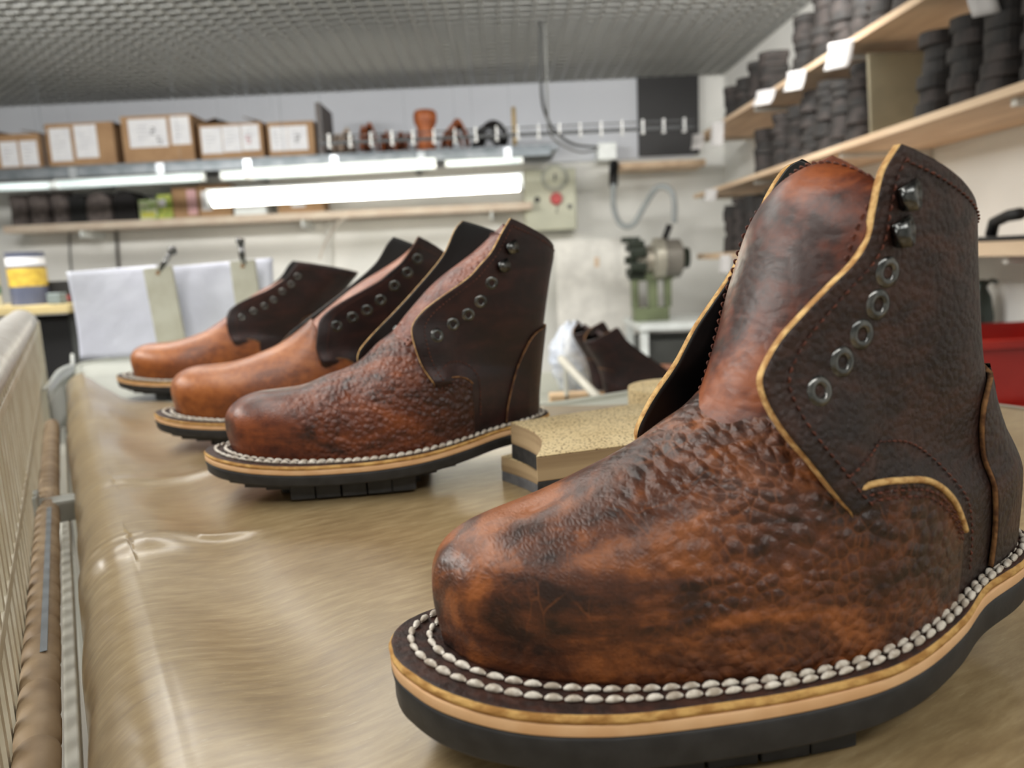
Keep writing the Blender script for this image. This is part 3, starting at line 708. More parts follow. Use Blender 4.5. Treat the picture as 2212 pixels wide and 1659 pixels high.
# tall boot-shaft like roll
a = at(920, 300, ysh+.05); zt = at(920, 236, ysh+.05)[2]-zsh
m_ = MB(); m_.lathe([(.00001, 0), (.055, .0), (.052, zt*.3), (.05, zt*.6), (.066, zt*.72), (.068, zt*.9), (.058, zt*.98), (.045, zt), (.04, zt*.9), (.00001, zt*.8)], Matrix.Identity(4), 20)
o = m_.build('leather_roll', tanl, smooth=True); o.location = (a[0], ysh+.08, zsh); tag(o, 'tall orange leather roll with a flared top on the steel shelf', 'leather roll')
m_ = MB(); m_.tube([(0, 0, 0), (0, 0, at(1112, 230, ysh)[2]-zsh)], .012, 8); o = m_.build('bamboo_stick', mat('bamboo', (176, 150, 98), .5), smooth=True); o.location = (at(1112, 300, ysh)[0], ysh+.02, zsh); tag(o, 'short upright bamboo stick at the right end of the steel shelf', 'stick')

# hanging cable tray with clips
yt = 4.15
a, b = at(690, 312, yt), at(1500, 272, yt)
tray = thing('cable_rail', 'thin dark rail hung below the ceiling with white clips along it', 'rail', ((a[0]+b[0])/2, yt, (a[2]+b[2])/2))
wd = b[0]-a[0]; m_ = MB(); m_.box((-wd/2, -.012, -.008), (wd/2, .012, .008)); m_.box((-wd/2, -.012, .03), (wd/2, -.006, .036)); m_.build('rail_bar', mat('dark_steel', (62, 64, 66), .5, .5), tray)
for k in range(18):
    xx = -wd/2+wd*(k+.5)/18; m_ = MB(); m_.box((xx-.004, -.02, -.02), (xx+.004, .014, .045)); m_.box((xx-.008, -.02, -.026), (xx+.008, .014, -.018)); m_.build('clip', mat('white_plastic', (228, 230, 230), .4), tray)
for xx in (-wd*.49,):
    m_ = MB(); m_.tube([(xx, 0, 0), (xx, 0, ZC-(a[2]+b[2])/2)], .001, 6); m_.build('hanger_wire', steel, tray)
# steel conduit under the shelf
yc_ = 4.3; a, b = at(-120, 388, yc_), at(1190, 326, yc_); zz = (a[2]+b[2])/2
t = thing('steel_conduit', 'horizontal steel trunking above the row of white lamp housings', 'conduit', ((a[0]+b[0])/2, yc_, zz))
wd = b[0]-a[0]; m_ = MB(); m_.box((-wd/2, -.02, -.022), (wd/2, .02, .022)); m_.build('duct', steel, t, bevel=.003)
for k in range(7):
    xx = -wd/2+wd*(k+.5)/7; m_ = MB(); m_.box((xx-.02, -.024, -.028), (xx+.02, .024, .028)); m_.build('coupling', mat('bright_zinc', (196, 202, 208), .3, .6), t)
for xx in (-wd*.33, wd*.06):
    m_ = MB(); m_.tube([(xx, 0, .02), (xx, 0, ZC-zz)], .0012, 6); m_.build('hanger_rod', steel, t)
# luminaires
white_en = mat('white_enamel', (236, 242, 242), .35); tube_on = mat('lit_tube', (255, 250, 235), .4, emit=((255, 246, 226), 20)); tube_unlit = mat('unlit_tube_glow', (240, 250, 250), .4, emit=((226, 246, 246), .42))  # slight emission put into the white bars, which are not lit themselves
def lamp(px0, py0, px1, py1, Y, r, m, label, housing=True, power=0, grp='strip lamps under the conduit'):
    a, b = at(px0, py0, Y), at(px1, py1, Y); c = (a+b)/2; d = b-a; L = np.linalg.norm(d)
    t = thing('strip_lamp', label, 'lamp', tuple(c), 0, grp); t.rotation_euler = (0, -math.atan2(d[2], d[0]), 0)
    m_ = MB(); m_.tube([(-L/2+.02, 0, 0), (L/2-.02, 0, 0)], r, 14); m_.build('tube', m, t, smooth=True)
    for sx in (-1, 1):
        m_ = MB(); m_.tube([(sx*(L/2-.02), 0, 0), (sx*L/2, 0, 0)], r*1.12, 14); m_.build('end_cap', white_en, t, smooth=True)
    if housing: m_ = MB(); m_.box((-L/2, -r*1.1, r*1.02), (L/2, r*1.1, r*1.35)); m_.box((-L/2, -r*.8, r*.3), (-L/2+.012, r*.8, r*1.3)); m_.box((L/2-.012, -r*.8, r*.3), (L/2, r*.8, r*1.3)); m_.build('housing', white_en, t, bevel=.003)
    m_ = MB(); zt = r*(1.7 if housing else 1)
    for sx in (-.35, .35):
        m_ = MB(); m_.tube([(sx*L, 0, zt*.9), (sx*L, .0, ZC-c[2])], .0006, 5); m_.build('hanger_wire', steel, t)
    return t
lamp(452, 432, 1130, 396, 3.7, .033, tube_on, 'glowing fluorescent strip lamp, brightest and lowest of the lamps', grp=None)
lamp(-40, 408, 118, 401, 4.0, .016, tube_unlit, 'white strip lamp at the left edge of the picture')
lamp(120, 401, 443, 383, 4.0, .018, tube_unlit, 'white strip lamp above the rolls of dark material')
lamp(478, 382, 538, 378, 4.0, .018, tube_unlit, 'very short white lamp between two long ones')
lamp(540, 378, 942, 355, 4.0, .022, tube_unlit, 'thick white strip lamp just above the glowing one')
lamp(962, 355, 1130, 347, 4.05, .013, tube_unlit, 'thin white strip lamp left of the control box')
# unseen lamp bodies added around the area lights, outside the view
for k, (_l, _a, _p) in enumerate(ADDED_LAMPS):
    t = thing('added_lamp', 'unseen white strip lamp added below the ceiling grille to light the scene', 'lamp', (_l[0], _l[1], _l[2]+.012), 0, 'added strip lamps')
    MB().box((-.77, -.07, .0), (.77, .07, .03)).build('housing', white_en, t, bevel=.004)
    for sx in (-.6, .6): MB().box((sx-.01, -.01, .03), (sx+.01, .01, ZC-_l[2]-.012)).build('bracket', white_en, t)

# ------------------------------------------------------------------ lower shelf on the back wall
yl = 4.9; a = at(5, 492, yl); b = at(1150, 440, yl); zs_ = (a[2]+b[2])/2+.012
t = thing('wall_shelf', 'long beige shelf board low on the back wall behind the glowing lamp', 'shelf', ((a[0]+b[0])/2, yl, zs_))
wd = b[0]-a[0]; m_ = MB(); m_.box((-wd/2, 0, -.045), (wd/2, .3, 0)); m_.build('board', mat('beige_shelf_board', (212, 198, 180), .6, noise=7, col2=(202, 184, 166)), t, bevel=.004)
for xx in (-wd*.36, wd*.06, wd*.42): m_ = MB(); m_.box((xx, .02, -.09), (xx+.012, .3, -.045)); m_.build('bracket', white_en, t)
darkroll = mat('dark_grey_felt', (112, 103, 100), .85, noise=30, col2=(84, 77, 76), bump=(60, .4, .003)); blk = mat('matt_black', (16, 16, 18), .6)
for k, (p0, p1, pt, lb) in enumerate([(14, 52, 420, 'dark felt roll standing at the left end of the beige shelf'), (54, 98, 416, 'dark felt roll standing second from the left end'), (102, 148, 414, 'dark felt roll standing third from the left end, next to the black box')]):
    Y = yl+.06; aa, bb = at(p0, 450, Y), at(p1, 450, Y); r = (bb[0]-aa[0])/2; h = at((p0+p1)/2, pt, Y)[2]-zs_
    m_ = MB(); prof = [(.00001, 0), (r, 0)]+[(r*(1+.04*math.sin(9*q+k)), h*q) for q in np.linspace(.05, .97, 12)]+[(r*.9, h), (r*.55, h), (r*.5, h*.96), (.00001, h*.96)]
    m_.lathe(prof, Matrix.Identity(4), 22); o = m_.build('felt_roll', darkroll, smooth=True); o.location = ((aa[0]+bb[0])/2, Y+r, zs_+.001); tag(o, lb, 'roll', 'felt rolls on the beige shelf')
def sbox(name, p0, p1, pt, lb, cat, m, Y=yl+.05, dy=.16, extra=None, bev=.004, z0=None, grp=None, prow=450):
    z0 = zs_ if z0 is None else z0
    aa, bb = at(p0, prow, Y), at(p1, prow, Y); h = at((p0+p1)/2, pt, Y)[2]-z0; w = bb[0]-aa[0]
    t = thing(name, lb, cat, ((aa[0]+bb[0])/2, Y, z0+.001), 0, grp); MB().box((-w/2, 0, 0), (w/2, dy, h)).build('body', m, t, bevel=bev)
    if extra: extra(t, w, h)
    return t
def lidx(m):
    def f(t, w, h): MB().box((-w/2-.003, -.003, h*.82), (w/2+.003, .16, h+.004)).build('lid', m, t, bevel=.002)
    return f
def lab(m, u0=.2, u1=.7, v0=.2, v1=.8):
    def f(t, w, h): MB().box((-w/2+u0*w, -.0025, h*v0), (-w/2+u1*w, -.0005, h*v1)).build('paper_label', m, t)
    return f
sbox('storage_box', 150, 184, 424, 'small black box between the felt rolls and the wide folded felt', 'box', blk, extra=lidx(blk))
# folded felt bolts
for (p0, p1, pt, lb, m) in ((188, 240, 416, 'folded grey felt bolt standing beside the black box', darkroll), (246, 294, 412, 'folded black felt bolt, last of the dark goods on the beige shelf', mat('black_felt', (34, 32, 33), .85, noise=30, bump=(60, .4, .003)))):
    Y = yl+.05; aa, bb = at(p0, 450, Y), at(p1, 450, Y); h = at((p0+p1)/2, pt, Y)[2]-zs_; w = bb[0]-aa[0]
    prof = curve([(-.5, 0), (-.52, .4), (-.42, .85), (-.1, 1), (.25, .95), (.45, .7), (.5, .3), (.5, 0)], 26); m_ = MB()
    m_.prism([(x*w, z*h) for x, z in prof][::-1], 0, .2, T=Matrix(((1, 0, 0, 0), (0, 0, 1, 0), (0, 1, 0, 0), (0, 0, 0, 1))))
    for q in (.3, .55): m_.box((-w*.45, -.004, h*q), (w*.45, 0, h*q+.004))
    o = m_.build('felt_bolt', m, smooth=False); o.location = ((aa[0]+bb[0])/2, Y, zs_+.001); tag(o, lb, 'fabric')
sbox('packet', 300, 338, 432, 'small white and green packet right of the black felt bolt', 'packet', mat('green_white_print', (214, 220, 196), .5, noise=30, col2=(150, 180, 90)), extra=lab(mat('yellow_print', (206, 204, 90), .5), .1, .9, .1, .4))
sbox('packet', 340, 372, 420, 'yellow green packet leaning against the brown carton', 'packet', mat('yellow_green_print', (196, 202, 96), .5, noise=30, col2=(120, 150, 60)), extra=lab(paper, .1, .6, .5, .8))
sbox('cardboard_box', 374, 428, 404, 'brown carton with a pink label on the beige shelf', 'box', card, extra=lab(mat('pink_label', (226, 180, 184), .6), .6, .98, .1, .9))
sbox('cardboard_box', 430, 500, 398, 'brown carton half hidden behind the left end of the glowing lamp', 'box', card, extra=lab(paper, .1, .4, .2, .8))
sbox('storage_box', 505, 575, 408, 'white lidded box behind the glowing lamp', 'box', white_en, extra=lidx(paper))
sbox('cardboard_box', 600, 700, 400, 'long brown carton behind the middle of the glowing lamp', 'box', card, extra=lab(paper, .3, .6, .2, .8))
# wall pipes / cables
def cable(name, pts, r, m, label, cat, Y=None, seg=8, n=60):
    P = [at(px, py, (y if y else Y)) for px, py, *q in pts for y in [q[0] if q else None]]
    m_ = MB(); m_.tube(curve(P, n), r, seg); return tag(m_.build(name, m, smooth=True), label, cat)
cable('wall_cable', [(150, 500, 5.19), (152, 560, 5.19), (160, 640, 5.19)], .006, mat('grey_cable', (120, 120, 118), .6), 'thin grey cable down the wall at the far left', 'cable')
cable('wall_cable', [(250, 478, 5.18), (254, 540, 5.18), (260, 640, 5.18)], .010, mat('dark_cable', (90, 86, 84), .6), 'darker cable down the wall below the black felt bolt', 'cable')
cable('wall_pipe', [(712, 468, 5.16), (712, 520, 5.16), (714, 640, 5.16)], .014, plaster, 'white pipe running down the wall behind the boots', 'pipe')
cable('hanging_cord', [(815, 452, 4.95), (740, 475, 4.9), (705, 520, 4.9), (690, 560, 4.95)], .006, mat('pale_cord', (210, 200, 190), .6), 'pale looped cord hanging beside the white wall pipe', 'cord')
# control box
Yb = 5.0; t_lo, t_hi = boxpx([(1136, 500), (1243, 362)], Yb, .17)
t = thing('control_box', 'cream electrical control box with a red button on the back wall', 'control box', ((t_lo[0]+t_hi[0])/2, Yb, (t_lo[2]+t_hi[2])/2))
w = (t_hi[0]-t_lo[0])/2; h = (t_hi[2]-t_lo[2])/2
cream = mat('cream_enamel', (206, 208, 188), .45, noise=3)
MB().box((-w, 0, -h), (w, Y1-Yb-.001, h)).build('body', cream, t, bevel=.012)
def disc(name, x, z, r, d, m, parent, y0=0, cap=True):
    T = Matrix.Translation((x, y0, z))@Matrix.Rotation(PI/2, 4, 'X'); mb = MB(); mb.lathe([(.00001, d), (r*.9, d), (r, d*.8), (r, 0)], T, 24); return mb.build(name, m, parent, smooth=False)
dl = disc('dial', .03, h*.70, .085, .02, mat('dial_grey', (176, 180, 168), .4), t)
disc('dial_face', .03, h*.70, .062, .026, cream, dl); MB().box((.025, -.034, h*.60), (.035, -.026, h*.80)).build('pointer', ink, dl)
disc('indicator', .03, h*.45, .012, .018, mat('green_lens', (40, 120, 70), .3), t)
disc('red_button', .035, h*.02, .038, .035, mat('red_plastic', (196, 50, 48), .35), t)
disc('screw', -.085, h*.02, .018, .012, ink, t); disc('screw', .12, -.25*h, .016, .012, mat('grey_knob', (110, 110, 104), .4), t)
q = MB()
for p0, p1 in (((0, .04), (.02, .04)), ((.02, .04), (0, .0)), ((0, 0), (.022, 0))): q.tube([(.03+p0[0], -.002, -h*.42+p0[1]), (.03+p1[0], -.002, -h*.42+p1[1])], .003, 5)
q.build('printed_mark', mat('grey_knob', (110, 110, 104), .4), t)
# cords from the ceiling, socket, hose
dc = mat('dark_cord', (52, 54, 54), .55)
ctop = lambda px, Y: (px, 565-(ZC-TZ-HC)/Y*1660-.047*(px-1080), Y)
cable('hanging_cord', [ctop(1166, 3.6), (1170, 200, 3.6), (1180, 250, 3.7), (1200, 285, 3.9), (1240, 312, 4.2), (1290, 318, 4.6)], .007, dc, 'dark cord dropping from the ceiling grille and bending right to the socket', 'cord')
cable('hanging_cord', [ctop(1176, 3.62), (1182, 200, 3.62), (1184, 260, 3.7), (1196, 300, 3.9), (1250, 328, 4.3), (1288, 324, 4.6)], .005, mat('grey_cord', (120, 122, 120), .55), 'grey cord hanging beside the dark one below the ceiling', 'cord')
sbox('wall_socket', 1292, 1332, 308, 'white socket block where the cords and hose meet', 'socket', white_en, Y=5.02, dy=.175, z0=at(1312, 345, 5.02)[2], prow=320)
gh = mat('grey_hose', (158, 164, 166), .5)
t = thing('extraction_hose', 'grey flexible hose looping from the wall socket down to the bench motor', 'hose', tuple(at(1325, 360, 4.9)))
hp = np.array([at(*p) for p in [(1326, 352, 4.95), (1325, 400, 4.85), (1326, 450, 4.8), (1342, 485, 4.75), (1368, 485, 4.7), (1392, 445, 4.7), (1420, 405, 4.65), (1448, 410, 4.6), (1457, 440, 4.6), (1456, 482, 4.6)]])-at(1325, 360, 4.9)
m_ = MB(); m_.tube(curve(hp, 90), .017, 10); m_.build('hose', gh, t, smooth=True)
m_ = MB(); m_.tube(hp[:2]*np.array([1, 1, 1.0]), .028, 12); m_.build('plug', blk, t, smooth=True)
# wooden ledge below the dark cabinet
m_ = MB(); a, b = at(1335, 350, 5.0), at(1520, 338, 5.0); m_.box((a[0], 4.95, b[2]-.06), (b[0], 5.2, b[2]-.02)); tag(m_.build('wall_ledge', wood_sh, bevel=.003), 'short wooden ledge on the back wall below the dark cabinet', 'shelf')
# bench grinder motor on a white bench
yg = 4.3; zbn = at(1450, 694, yg)[2]
a, b = at(1375, 694, yg), at(1590, 694, yg)
t = thing('work_bench', 'white steel bench under the green motor by the right shelves', 'bench', ((a[0]+b[0])/2, yg, 0))
w = (b[0]-a[0])/2; MB().box((-w, -.1, zbn-.04), (w, .45, zbn)).build('bench_top', white_en, t, bevel=.004)
for sx in (-1, 1):
    for yy in (-.08, .4): MB().box((sx*(w-.03)-.02, yy, 0), (sx*(w-.03)+.02, yy+.04, zbn-.04)).build('leg', white_en, t)
MB().box((-w+.05, -.05, zbn-.42), (w-.05, .4, zbn-.1)).build('drawer_unit', mat('dark_grey_metal', (66, 68, 66), .5), t, bevel=.004)
olive = mat('olive_enamel', (112, 122, 92), .4, noise=9, col2=(90, 98, 72)); dgreen = mat('dark_green_metal', (46, 54, 44), .35, .3, noise=10); greym = mat('grey_motor', (136, 132, 124), .4, .3)
c0 = at(1420, 560, yg); t = thing('bench_motor', 'olive green bench motor with a grey drum and chuck on a pedestal', 'machine', (c0[0], yg+.1, zbn))
zc = c0[2]-zbn; s1 = lambda dpx: dpx/1660*yg
Tx = Matrix.Translation((0, 0, zc))@Matrix.Rotation(PI/2, 4, 'Y')
MB().lathe([(.00001, s1(-5)), (s1(38), s1(-5)), (s1(46), 0), (s1(46), s1(20)), (s1(42), s1(22))], Tx, 28).build('front_ring', mat('bright_ring', (196, 192, 178), .3, .5), t)
MB().lathe([(s1(42), s1(20)), (s1(42), s1(55)), (s1(34), s1(60)), (.0001, s1(60))], Tx, 28).build('drum', greym, t)
MB().lathe([(s1(24), s1(58)), (s1(22), s1(76)), (.0001, s1(78))], Tx, 20).build('rear_cap', dgreen, t)
MB().lathe([(.00001, s1(-34)), (s1(17), s1(-34)), (s1(20), s1(-20)), (s1(30), s1(-18)), (s1(30), s1(-4))], Tx, 24).build('chuck', mat('pale_metal', (190, 184, 170), .3, .7), t)
m_ = MB()
for k in range(7):
    q = 2*PI*k/7; cy_, cz_ = math.cos(q)*s1(34), math.sin(q)*s1(34); m_.box((s1(-58), cy_-s1(9), zc+cz_-s1(9)), (s1(-22), cy_+s1(9), zc+cz_+s1(9)))
m_.build('guard', dgreen, t, bevel=.006)
MB().box((s1(-70), -s1(6), zc+s1(38)), (s1(-30), s1(6), zc+s1(50))).build('handle', dgreen, t, bevel=.004)
m_ = MB(); m_.tube([(s1(22), 0, zc+s1(38)), (s1(36), 0, zc+s1(72))], s1(7), 12); m_.build('cable_gland', blk, t, smooth=True)
m_ = MB(); m_.box((s1(-48), -s1(14), 0), (s1(30), s1(20), s1(30))); m_.box((s1(-50), -s1(10), s1(30)), (s1(-36), s1(16), zc-s1(34))); m_.box((s1(-14), -s1(10), s1(30)), (s1(6), s1(16), zc-s1(34))); m_.box((s1(22), -s1(10), s1(30)), (s1(36), s1(16), zc-s1(34))); m_.box((s1(-50), -s1(14), zc-s1(46)), (s1(40), s1(20), zc-s1(28)))
m_.build('pedestal', olive, t, bevel=.005)
# white board leaning on the wall with an orange spot
m_ = MB(); a, b = at(1208, 735, 4.9), at(1376, 512, 4.9); t = thing('white_board', 'large white board below the control box with a faint orange spot', 'board', ((a[0]+b[0])/2, 4.95, a[2]))
MB().box(((a[0]-b[0])/2, 0, 0), ((b[0]-a[0])/2, .03, b[2]-a[2])).build('panel', mat('bright_white_board', (238, 237, 232), .5), t, bevel=.004)
MB().box((-.01, -.001, (b[2]-a[2])*.72), (.02, -.0002, (b[2]-a[2])*.82)).build('orange_spot', mat('faint_orange', (230, 206, 180), .7), t)
for sx in (-1, 1): MB().box((sx*(b[0]-a[0])*.4-.02, .005, -a[2]), (sx*(b[0]-a[0])*.4+.02, .03, 0)).build('leg', steel, t)

# ------------------------------------------------------------------ right wall shelves with rubber heel stacks
xe = at(1500, 430, 4.6)[0]
z_up, z_mid, z_low = TZ+HC+.655, TZ+HC+.335, TZ+HC-.008
def rshelf(z, y0, y1, label, th=.022, depth=None, seam=None):
    t = thing('wall_shelf', label, 'shelf', (xe, (y0+y1)/2, z), 0, 'pine shelves on the right wall'); h = (y1-y0)/2; w = X1-xe-.001
    MB().box((0, -h, -th), (w, h, 0)).build('board', wood_sh, t, bevel=.002)
    for yy in np.arange(-h+.3, h-.1, .9):
        MB().box((.03, yy, -th-.018), (w, yy+.02, -th)).build('bracket', mat('bracket_white', (214, 212, 206), .5), t)
        MB().box((w-.02, yy, -th-.16), (w, yy+.02, -th-.018)).build('bracket', mat('bracket_white', (214, 212, 206), .5), t)
    return t
rshelf(z_up, .6, 4.62, 'uppermost pine shelf on the right wall, paper tags hanging from its edge')
rshelf(z_mid, .6, 4.62, 'middle pine shelf on the right wall, just above the near boot')
rshelf(z_low, .6, 4.55, 'lowest pine shelf on the right wall, behind the near boot ankle', th=.034)
rub = mat('dull_black_rubber', (34, 33, 33), .75, noise=40, col2=(46, 42, 40), bump=(200, .4, .002))
rub2 = mat('dull_brown_rubber', (58, 51, 49), .75, noise=40, col2=(40, 37, 36), bump=(200, .4, .002))
def heel_mesh(w, l, h):
    prof = [(-l/2, -w/2), (l*.1, -w/2), (l*.36, -w*.36), (l/2, 0), (l*.36, w*.36), (l*.1, w/2), (-l/2, w/2), (-l*.42, w*.2), (-l*.38, 0), (-l*.42, -w*.2)]
    pr = curve(prof, 30, True); o = MB().prism([tuple(p) for p in pr][::1], 0, h).build('rubber_heel', rub2, bevel=.0022)
    return o
ht = heel_mesh(.085, .10, .024); ht2 = heel_mesh(.085, .10, .024); ht2.data.materials.clear(); ht2.data.materials.append(rub)
protos = [ht, ht2]; first = [True, True]
nheel = 0
def stack(y, z, n, label, group, xo=.07, tall=1., hx=.024):
    global nheel
    zz = z+.001; rnd = random.Random(int(y*1000)+int(z*100))
    bx = rnd.uniform(-.004, .004); by = 0
    for k in range(n):
        i = 0 if rnd.random() < .55 else 1
        if first[i]: o = protos[i]; first[i] = False
        else:
            o = protos[i].copy(); C.objects.link(o)
        bx = rnd.uniform(-.009, .009); by = rnd.uniform(-.008, .008); by = max(-.012, min(.012, by))
        o.location = (xe+xo+bx, y+by, zz); o.rotation_euler = (0, 0, PI+rnd.uniform(-.16, .16)); sc_ = hx/.024; o.scale = (tall, tall, sc_)
        zz += hx+.0004; tag(o, label, 'heel', group); nheel += 1
def desc(k, n, where):
    W = ['first', 'second', 'third', 'fourth', 'fifth', 'sixth', 'seventh', 'eighth', 'ninth', 'tenth', 'eleventh', 'twelfth', 'thirteenth']
    return 'dark rubber heel in the %s stack from the near end, %s' % (W[k], where)
# middle shelf
ys = [1.50, 1.63, 1.76, 1.90, 2.04, 2.18, 2.62, 2.75, 2.88, 3.02, 3.17, 3.34, 3.55]
ns = [7, 7, 7, 7, 6, 6, 9, 8, 9, 9, 8, 8, 7]
for k, (y_, n_) in enumerate(zip(ys, ns)): stack(y_, z_mid, n_, desc(k, 0, 'middle pine shelf'), 'rubber heels, middle shelf stack %s' % 'abcdefghijklm'[k], tall=1.12, hx=.036 if k < 6 else .027)
ys = [2.2, 2.34, 2.48, 2.62, 2.76, 2.92, 3.10, 3.5, 3.66, 3.84, 4.02]; ns = [8, 9, 8, 9, 8, 8, 7, 6, 6, 5, 5]
for k, (y_, n_) in enumerate(zip(ys, ns)): stack(y_, z_up, n_, desc(k, 0, 'uppermost pine shelf'), 'rubber heels, top shelf stack %s' % 'abcdefghijklm'[k], tall=1.15, hx=.03)
ys = [3.3, 3.44, 3.58, 3.74, 3.90, 4.06]; ns = [9, 10, 9, 10, 10, 9]
for k, (y_, n_) in enumerate(zip(ys, ns)): stack(y_, z_low, n_, desc(k, 0, 'lowest pine shelf'), 'rubber heels, low shelf stack %s' % 'abcdefghijklm'[k], hx=.026)
# leaning board on the middle shelf
m_ = MB(); T = Matrix.Translation((xe+.03, 2.50, z_mid+.004))@Matrix.Rotation(math.radians(-8), 4, 'X')
m_.box((0, -.006, 0), (.26, .006, .255), T=T); tag(m_.build('divider_board', mat('grey_green_board', (126, 118, 96), .6), bevel=.004), 'grey green divider board leaning between stacks on the middle shelf', 'board')
# paper tags hanging from the upper shelf edge
def ptag(y, z, wd, hg, bend, label):
    V = []; nu, nv = 10, 4
    for i in range(nu):
        u = i/(nu-1)
        for j in range(nv):
            v = j/(nv-1)-.5; V.append((-.004-.5*wd*.77-bend*u*u+v*wd*.77, -.3*wd+v*wd*(-.64)*(1-.12*u), -hg*u))
    o = mesh_obj('paper_tag', V, grid_faces(nu, nv), mat('tag_paper', (206, 204, 204), .7)); s_ = o.modifiers.new('thick', 'SOLIDIFY'); s_.thickness = .0006; o.location = (xe, y, z); tag(o, label, 'paper tag', 'paper tags on the pine shelves')
for (y_, wd, hg, bend, lb) in ((1.55, .11, .12, .05, 'large white paper tag hanging at the top right corner'), (1.90, .06, .13, -.03, 'long curled white paper tag second from the right'), (2.60, .08, .085, .015, 'squarish white paper tag near the middle of the top shelf'), (2.98, .07, .07, .015, 'small white paper tag left of the squarish one'), (3.3, .08, .06, .02, 'low wide paper tag further along the top shelf'), (4.02, .07, .12, .005, 'narrow paper tag near the far end of the top shelf'), (4.4, .07, .08, .01, 'farthest paper tag on the top shelf')):
    ptag(y_, z_up-.012, wd, hg, bend, lb)
ptag(4.15, z_mid-.012, .07, .06, .01, 'pinkish paper tag under the far end of the middle shelf')
ptag(3.9, z_low-.012, .06, .09, .004, 'white paper tag hanging from the lowest shelf')
# dark tool on the lowest shelf and objects beneath
a = at(2140, 500, 2.6)
t = thing('dark_tool', 'flat black tool lying on the lowest pine shelf behind the near boot', 'tool', (xe+.02, 1.84, z_low+.001))
MB().box((0, -.45, 0), (.05, .10, .012)).build('blade', blk, t, bevel=.003)
m_ = MB(); m_.tube([(.03, .06, .014), (.03, .05, .045), (.03, .0, .058), (.02, -.06, .060)], .014, 10); m_.build('handle', blk, t, smooth=True)
# red crate on a low cupboard at right
yr = 1.7; zr_ = at(2170, 885, yr)[2]
a = at(2085, 880, yr)
t = thing('red_crate', 'red plastic crate on a grey stand at the right edge', 'crate', (a[0]+.02, yr, zr_))
redm = mat('red_crate_plastic', (190, 44, 32), .4, noise=4, col2=(168, 34, 26))
hgt = at(2100, 734, yr)[2]-zr_
m_ = MB(); W2, D2 = .34, .3
def tray_shell(mb, w0, w1, d, h, tk=.005):
    lo = [(0, 0, 0), (w0, 0, 0), (w0, d, 0), (0, d, 0)]; hi = [(-.03, -.02, h), (w1, -.02, h), (w1, d+.02, h), (-.03, d+.02, h)]
    mb.add(lo+hi, [(0, 3, 2, 1), (0, 1, 5, 4), (1, 2, 6, 5), (2, 3, 7, 6), (3, 0, 4, 7)])
tray_shell(m_, W2, W2+.03, D2, hgt); o = m_.build('shell', redm, t); s_ = o.modifiers.new('thick', 'SOLIDIFY'); s_.thickness = .006
MB().box((-.04, -.035, hgt-.02), (W2+.04, -.02, hgt)).build('rim', redm, t, bevel=.003)
MB().box((-.02, -.03, 0), (W2+.01, -.008, .014)).build('foot_rib', redm, t, bevel=.003)
t = thing('metal_stand', 'grey metal stand under the red crate', 'stand', (a[0]+.02, yr, 0))
MB().box((-.03, -.04, zr_-.02), (W2+.05, D2+.05, zr_)).build('stand_top', mat('dark_grey_metal', (66, 68, 66), .5), t, bevel=.003)
for sx in (-.02, W2+.01):
    for yy in (-.03, D2): MB().box((sx, yy, 0), (sx+.03, yy+.03, zr_-.02)).build('leg', steel, t)
# grey-green jug standing in front of the shelf wall above the crate
yj = 2.3; a = at(2120, 720, yj)
t = thing('metal_jug', 'dark grey green jug with a spout behind the near boot, above the red crate', 'jug', (a[0]-.01, yj, a[2]-.0))
hj = at(2110, 605, yj)[2]-a[2]
MB().lathe([(.00001, 0), (.035, 0), (.04, hj*.3), (.03, hj*.7), (.014, hj*.9), (.016, hj), (.012, hj)], Matrix.Identity(4), 24).build('jug_body', mat('grey_green_metal', (70, 80, 76), .35, .5), t, smooth=True)
m_ = MB(); m_.tube(curve([(.01, 0, hj*.86), (.03, 0, hj*.98), (.05, 0, hj*.94)], 10), .006, 8); m_.build('spout', mat('grey_green_metal', (70, 80, 76), .35, .5), t, smooth=True)
t2 = thing('metal_stand', 'small white side stand holding the grey green jug', 'stand', (a[0]-.01, yj, 0))
MB().box((-.06, -.0-.06, a[2]-.02), (.06, .1, a[2]-.0005)).build('stand_top', white_en, t2, bevel=.003)
for sx in (-.055, .04):
    for yy in (-.055, .07): MB().box((sx, yy, 0), (sx+.02, yy+.02, a[2]-.02)).build('leg', white_en, t2)

# ------------------------------------------------------------------ the trolley / table with its brown cover
TH = math.radians(29.5); es = np.array([-math.sin(TH), math.cos(TH)]); et = np.array([math.cos(TH), math.sin(TH)]); O2 = np.array([-.127, .24])
def st(s, t, z): p = O2+es*s+et*t; return (p[0], p[1], TZ+z)
RT = TH  # rotation of table frame: local x = t, local y = s
def tthing(name, label, cat, group=None): return thing(name, label, cat, (O2[0], O2[1], TZ), TH, group)
palem = mat('pale_grey_enamel', (190, 192, 180), .35, noise=5, col2=(174, 176, 164))
whitem = mat('white_frame_enamel', (238, 238, 228), .35, noise=6, col2=(226, 226, 216))
tb = tthing('work_table', 'pale grey steel table with rounded tray top under the brown cover', 'table')
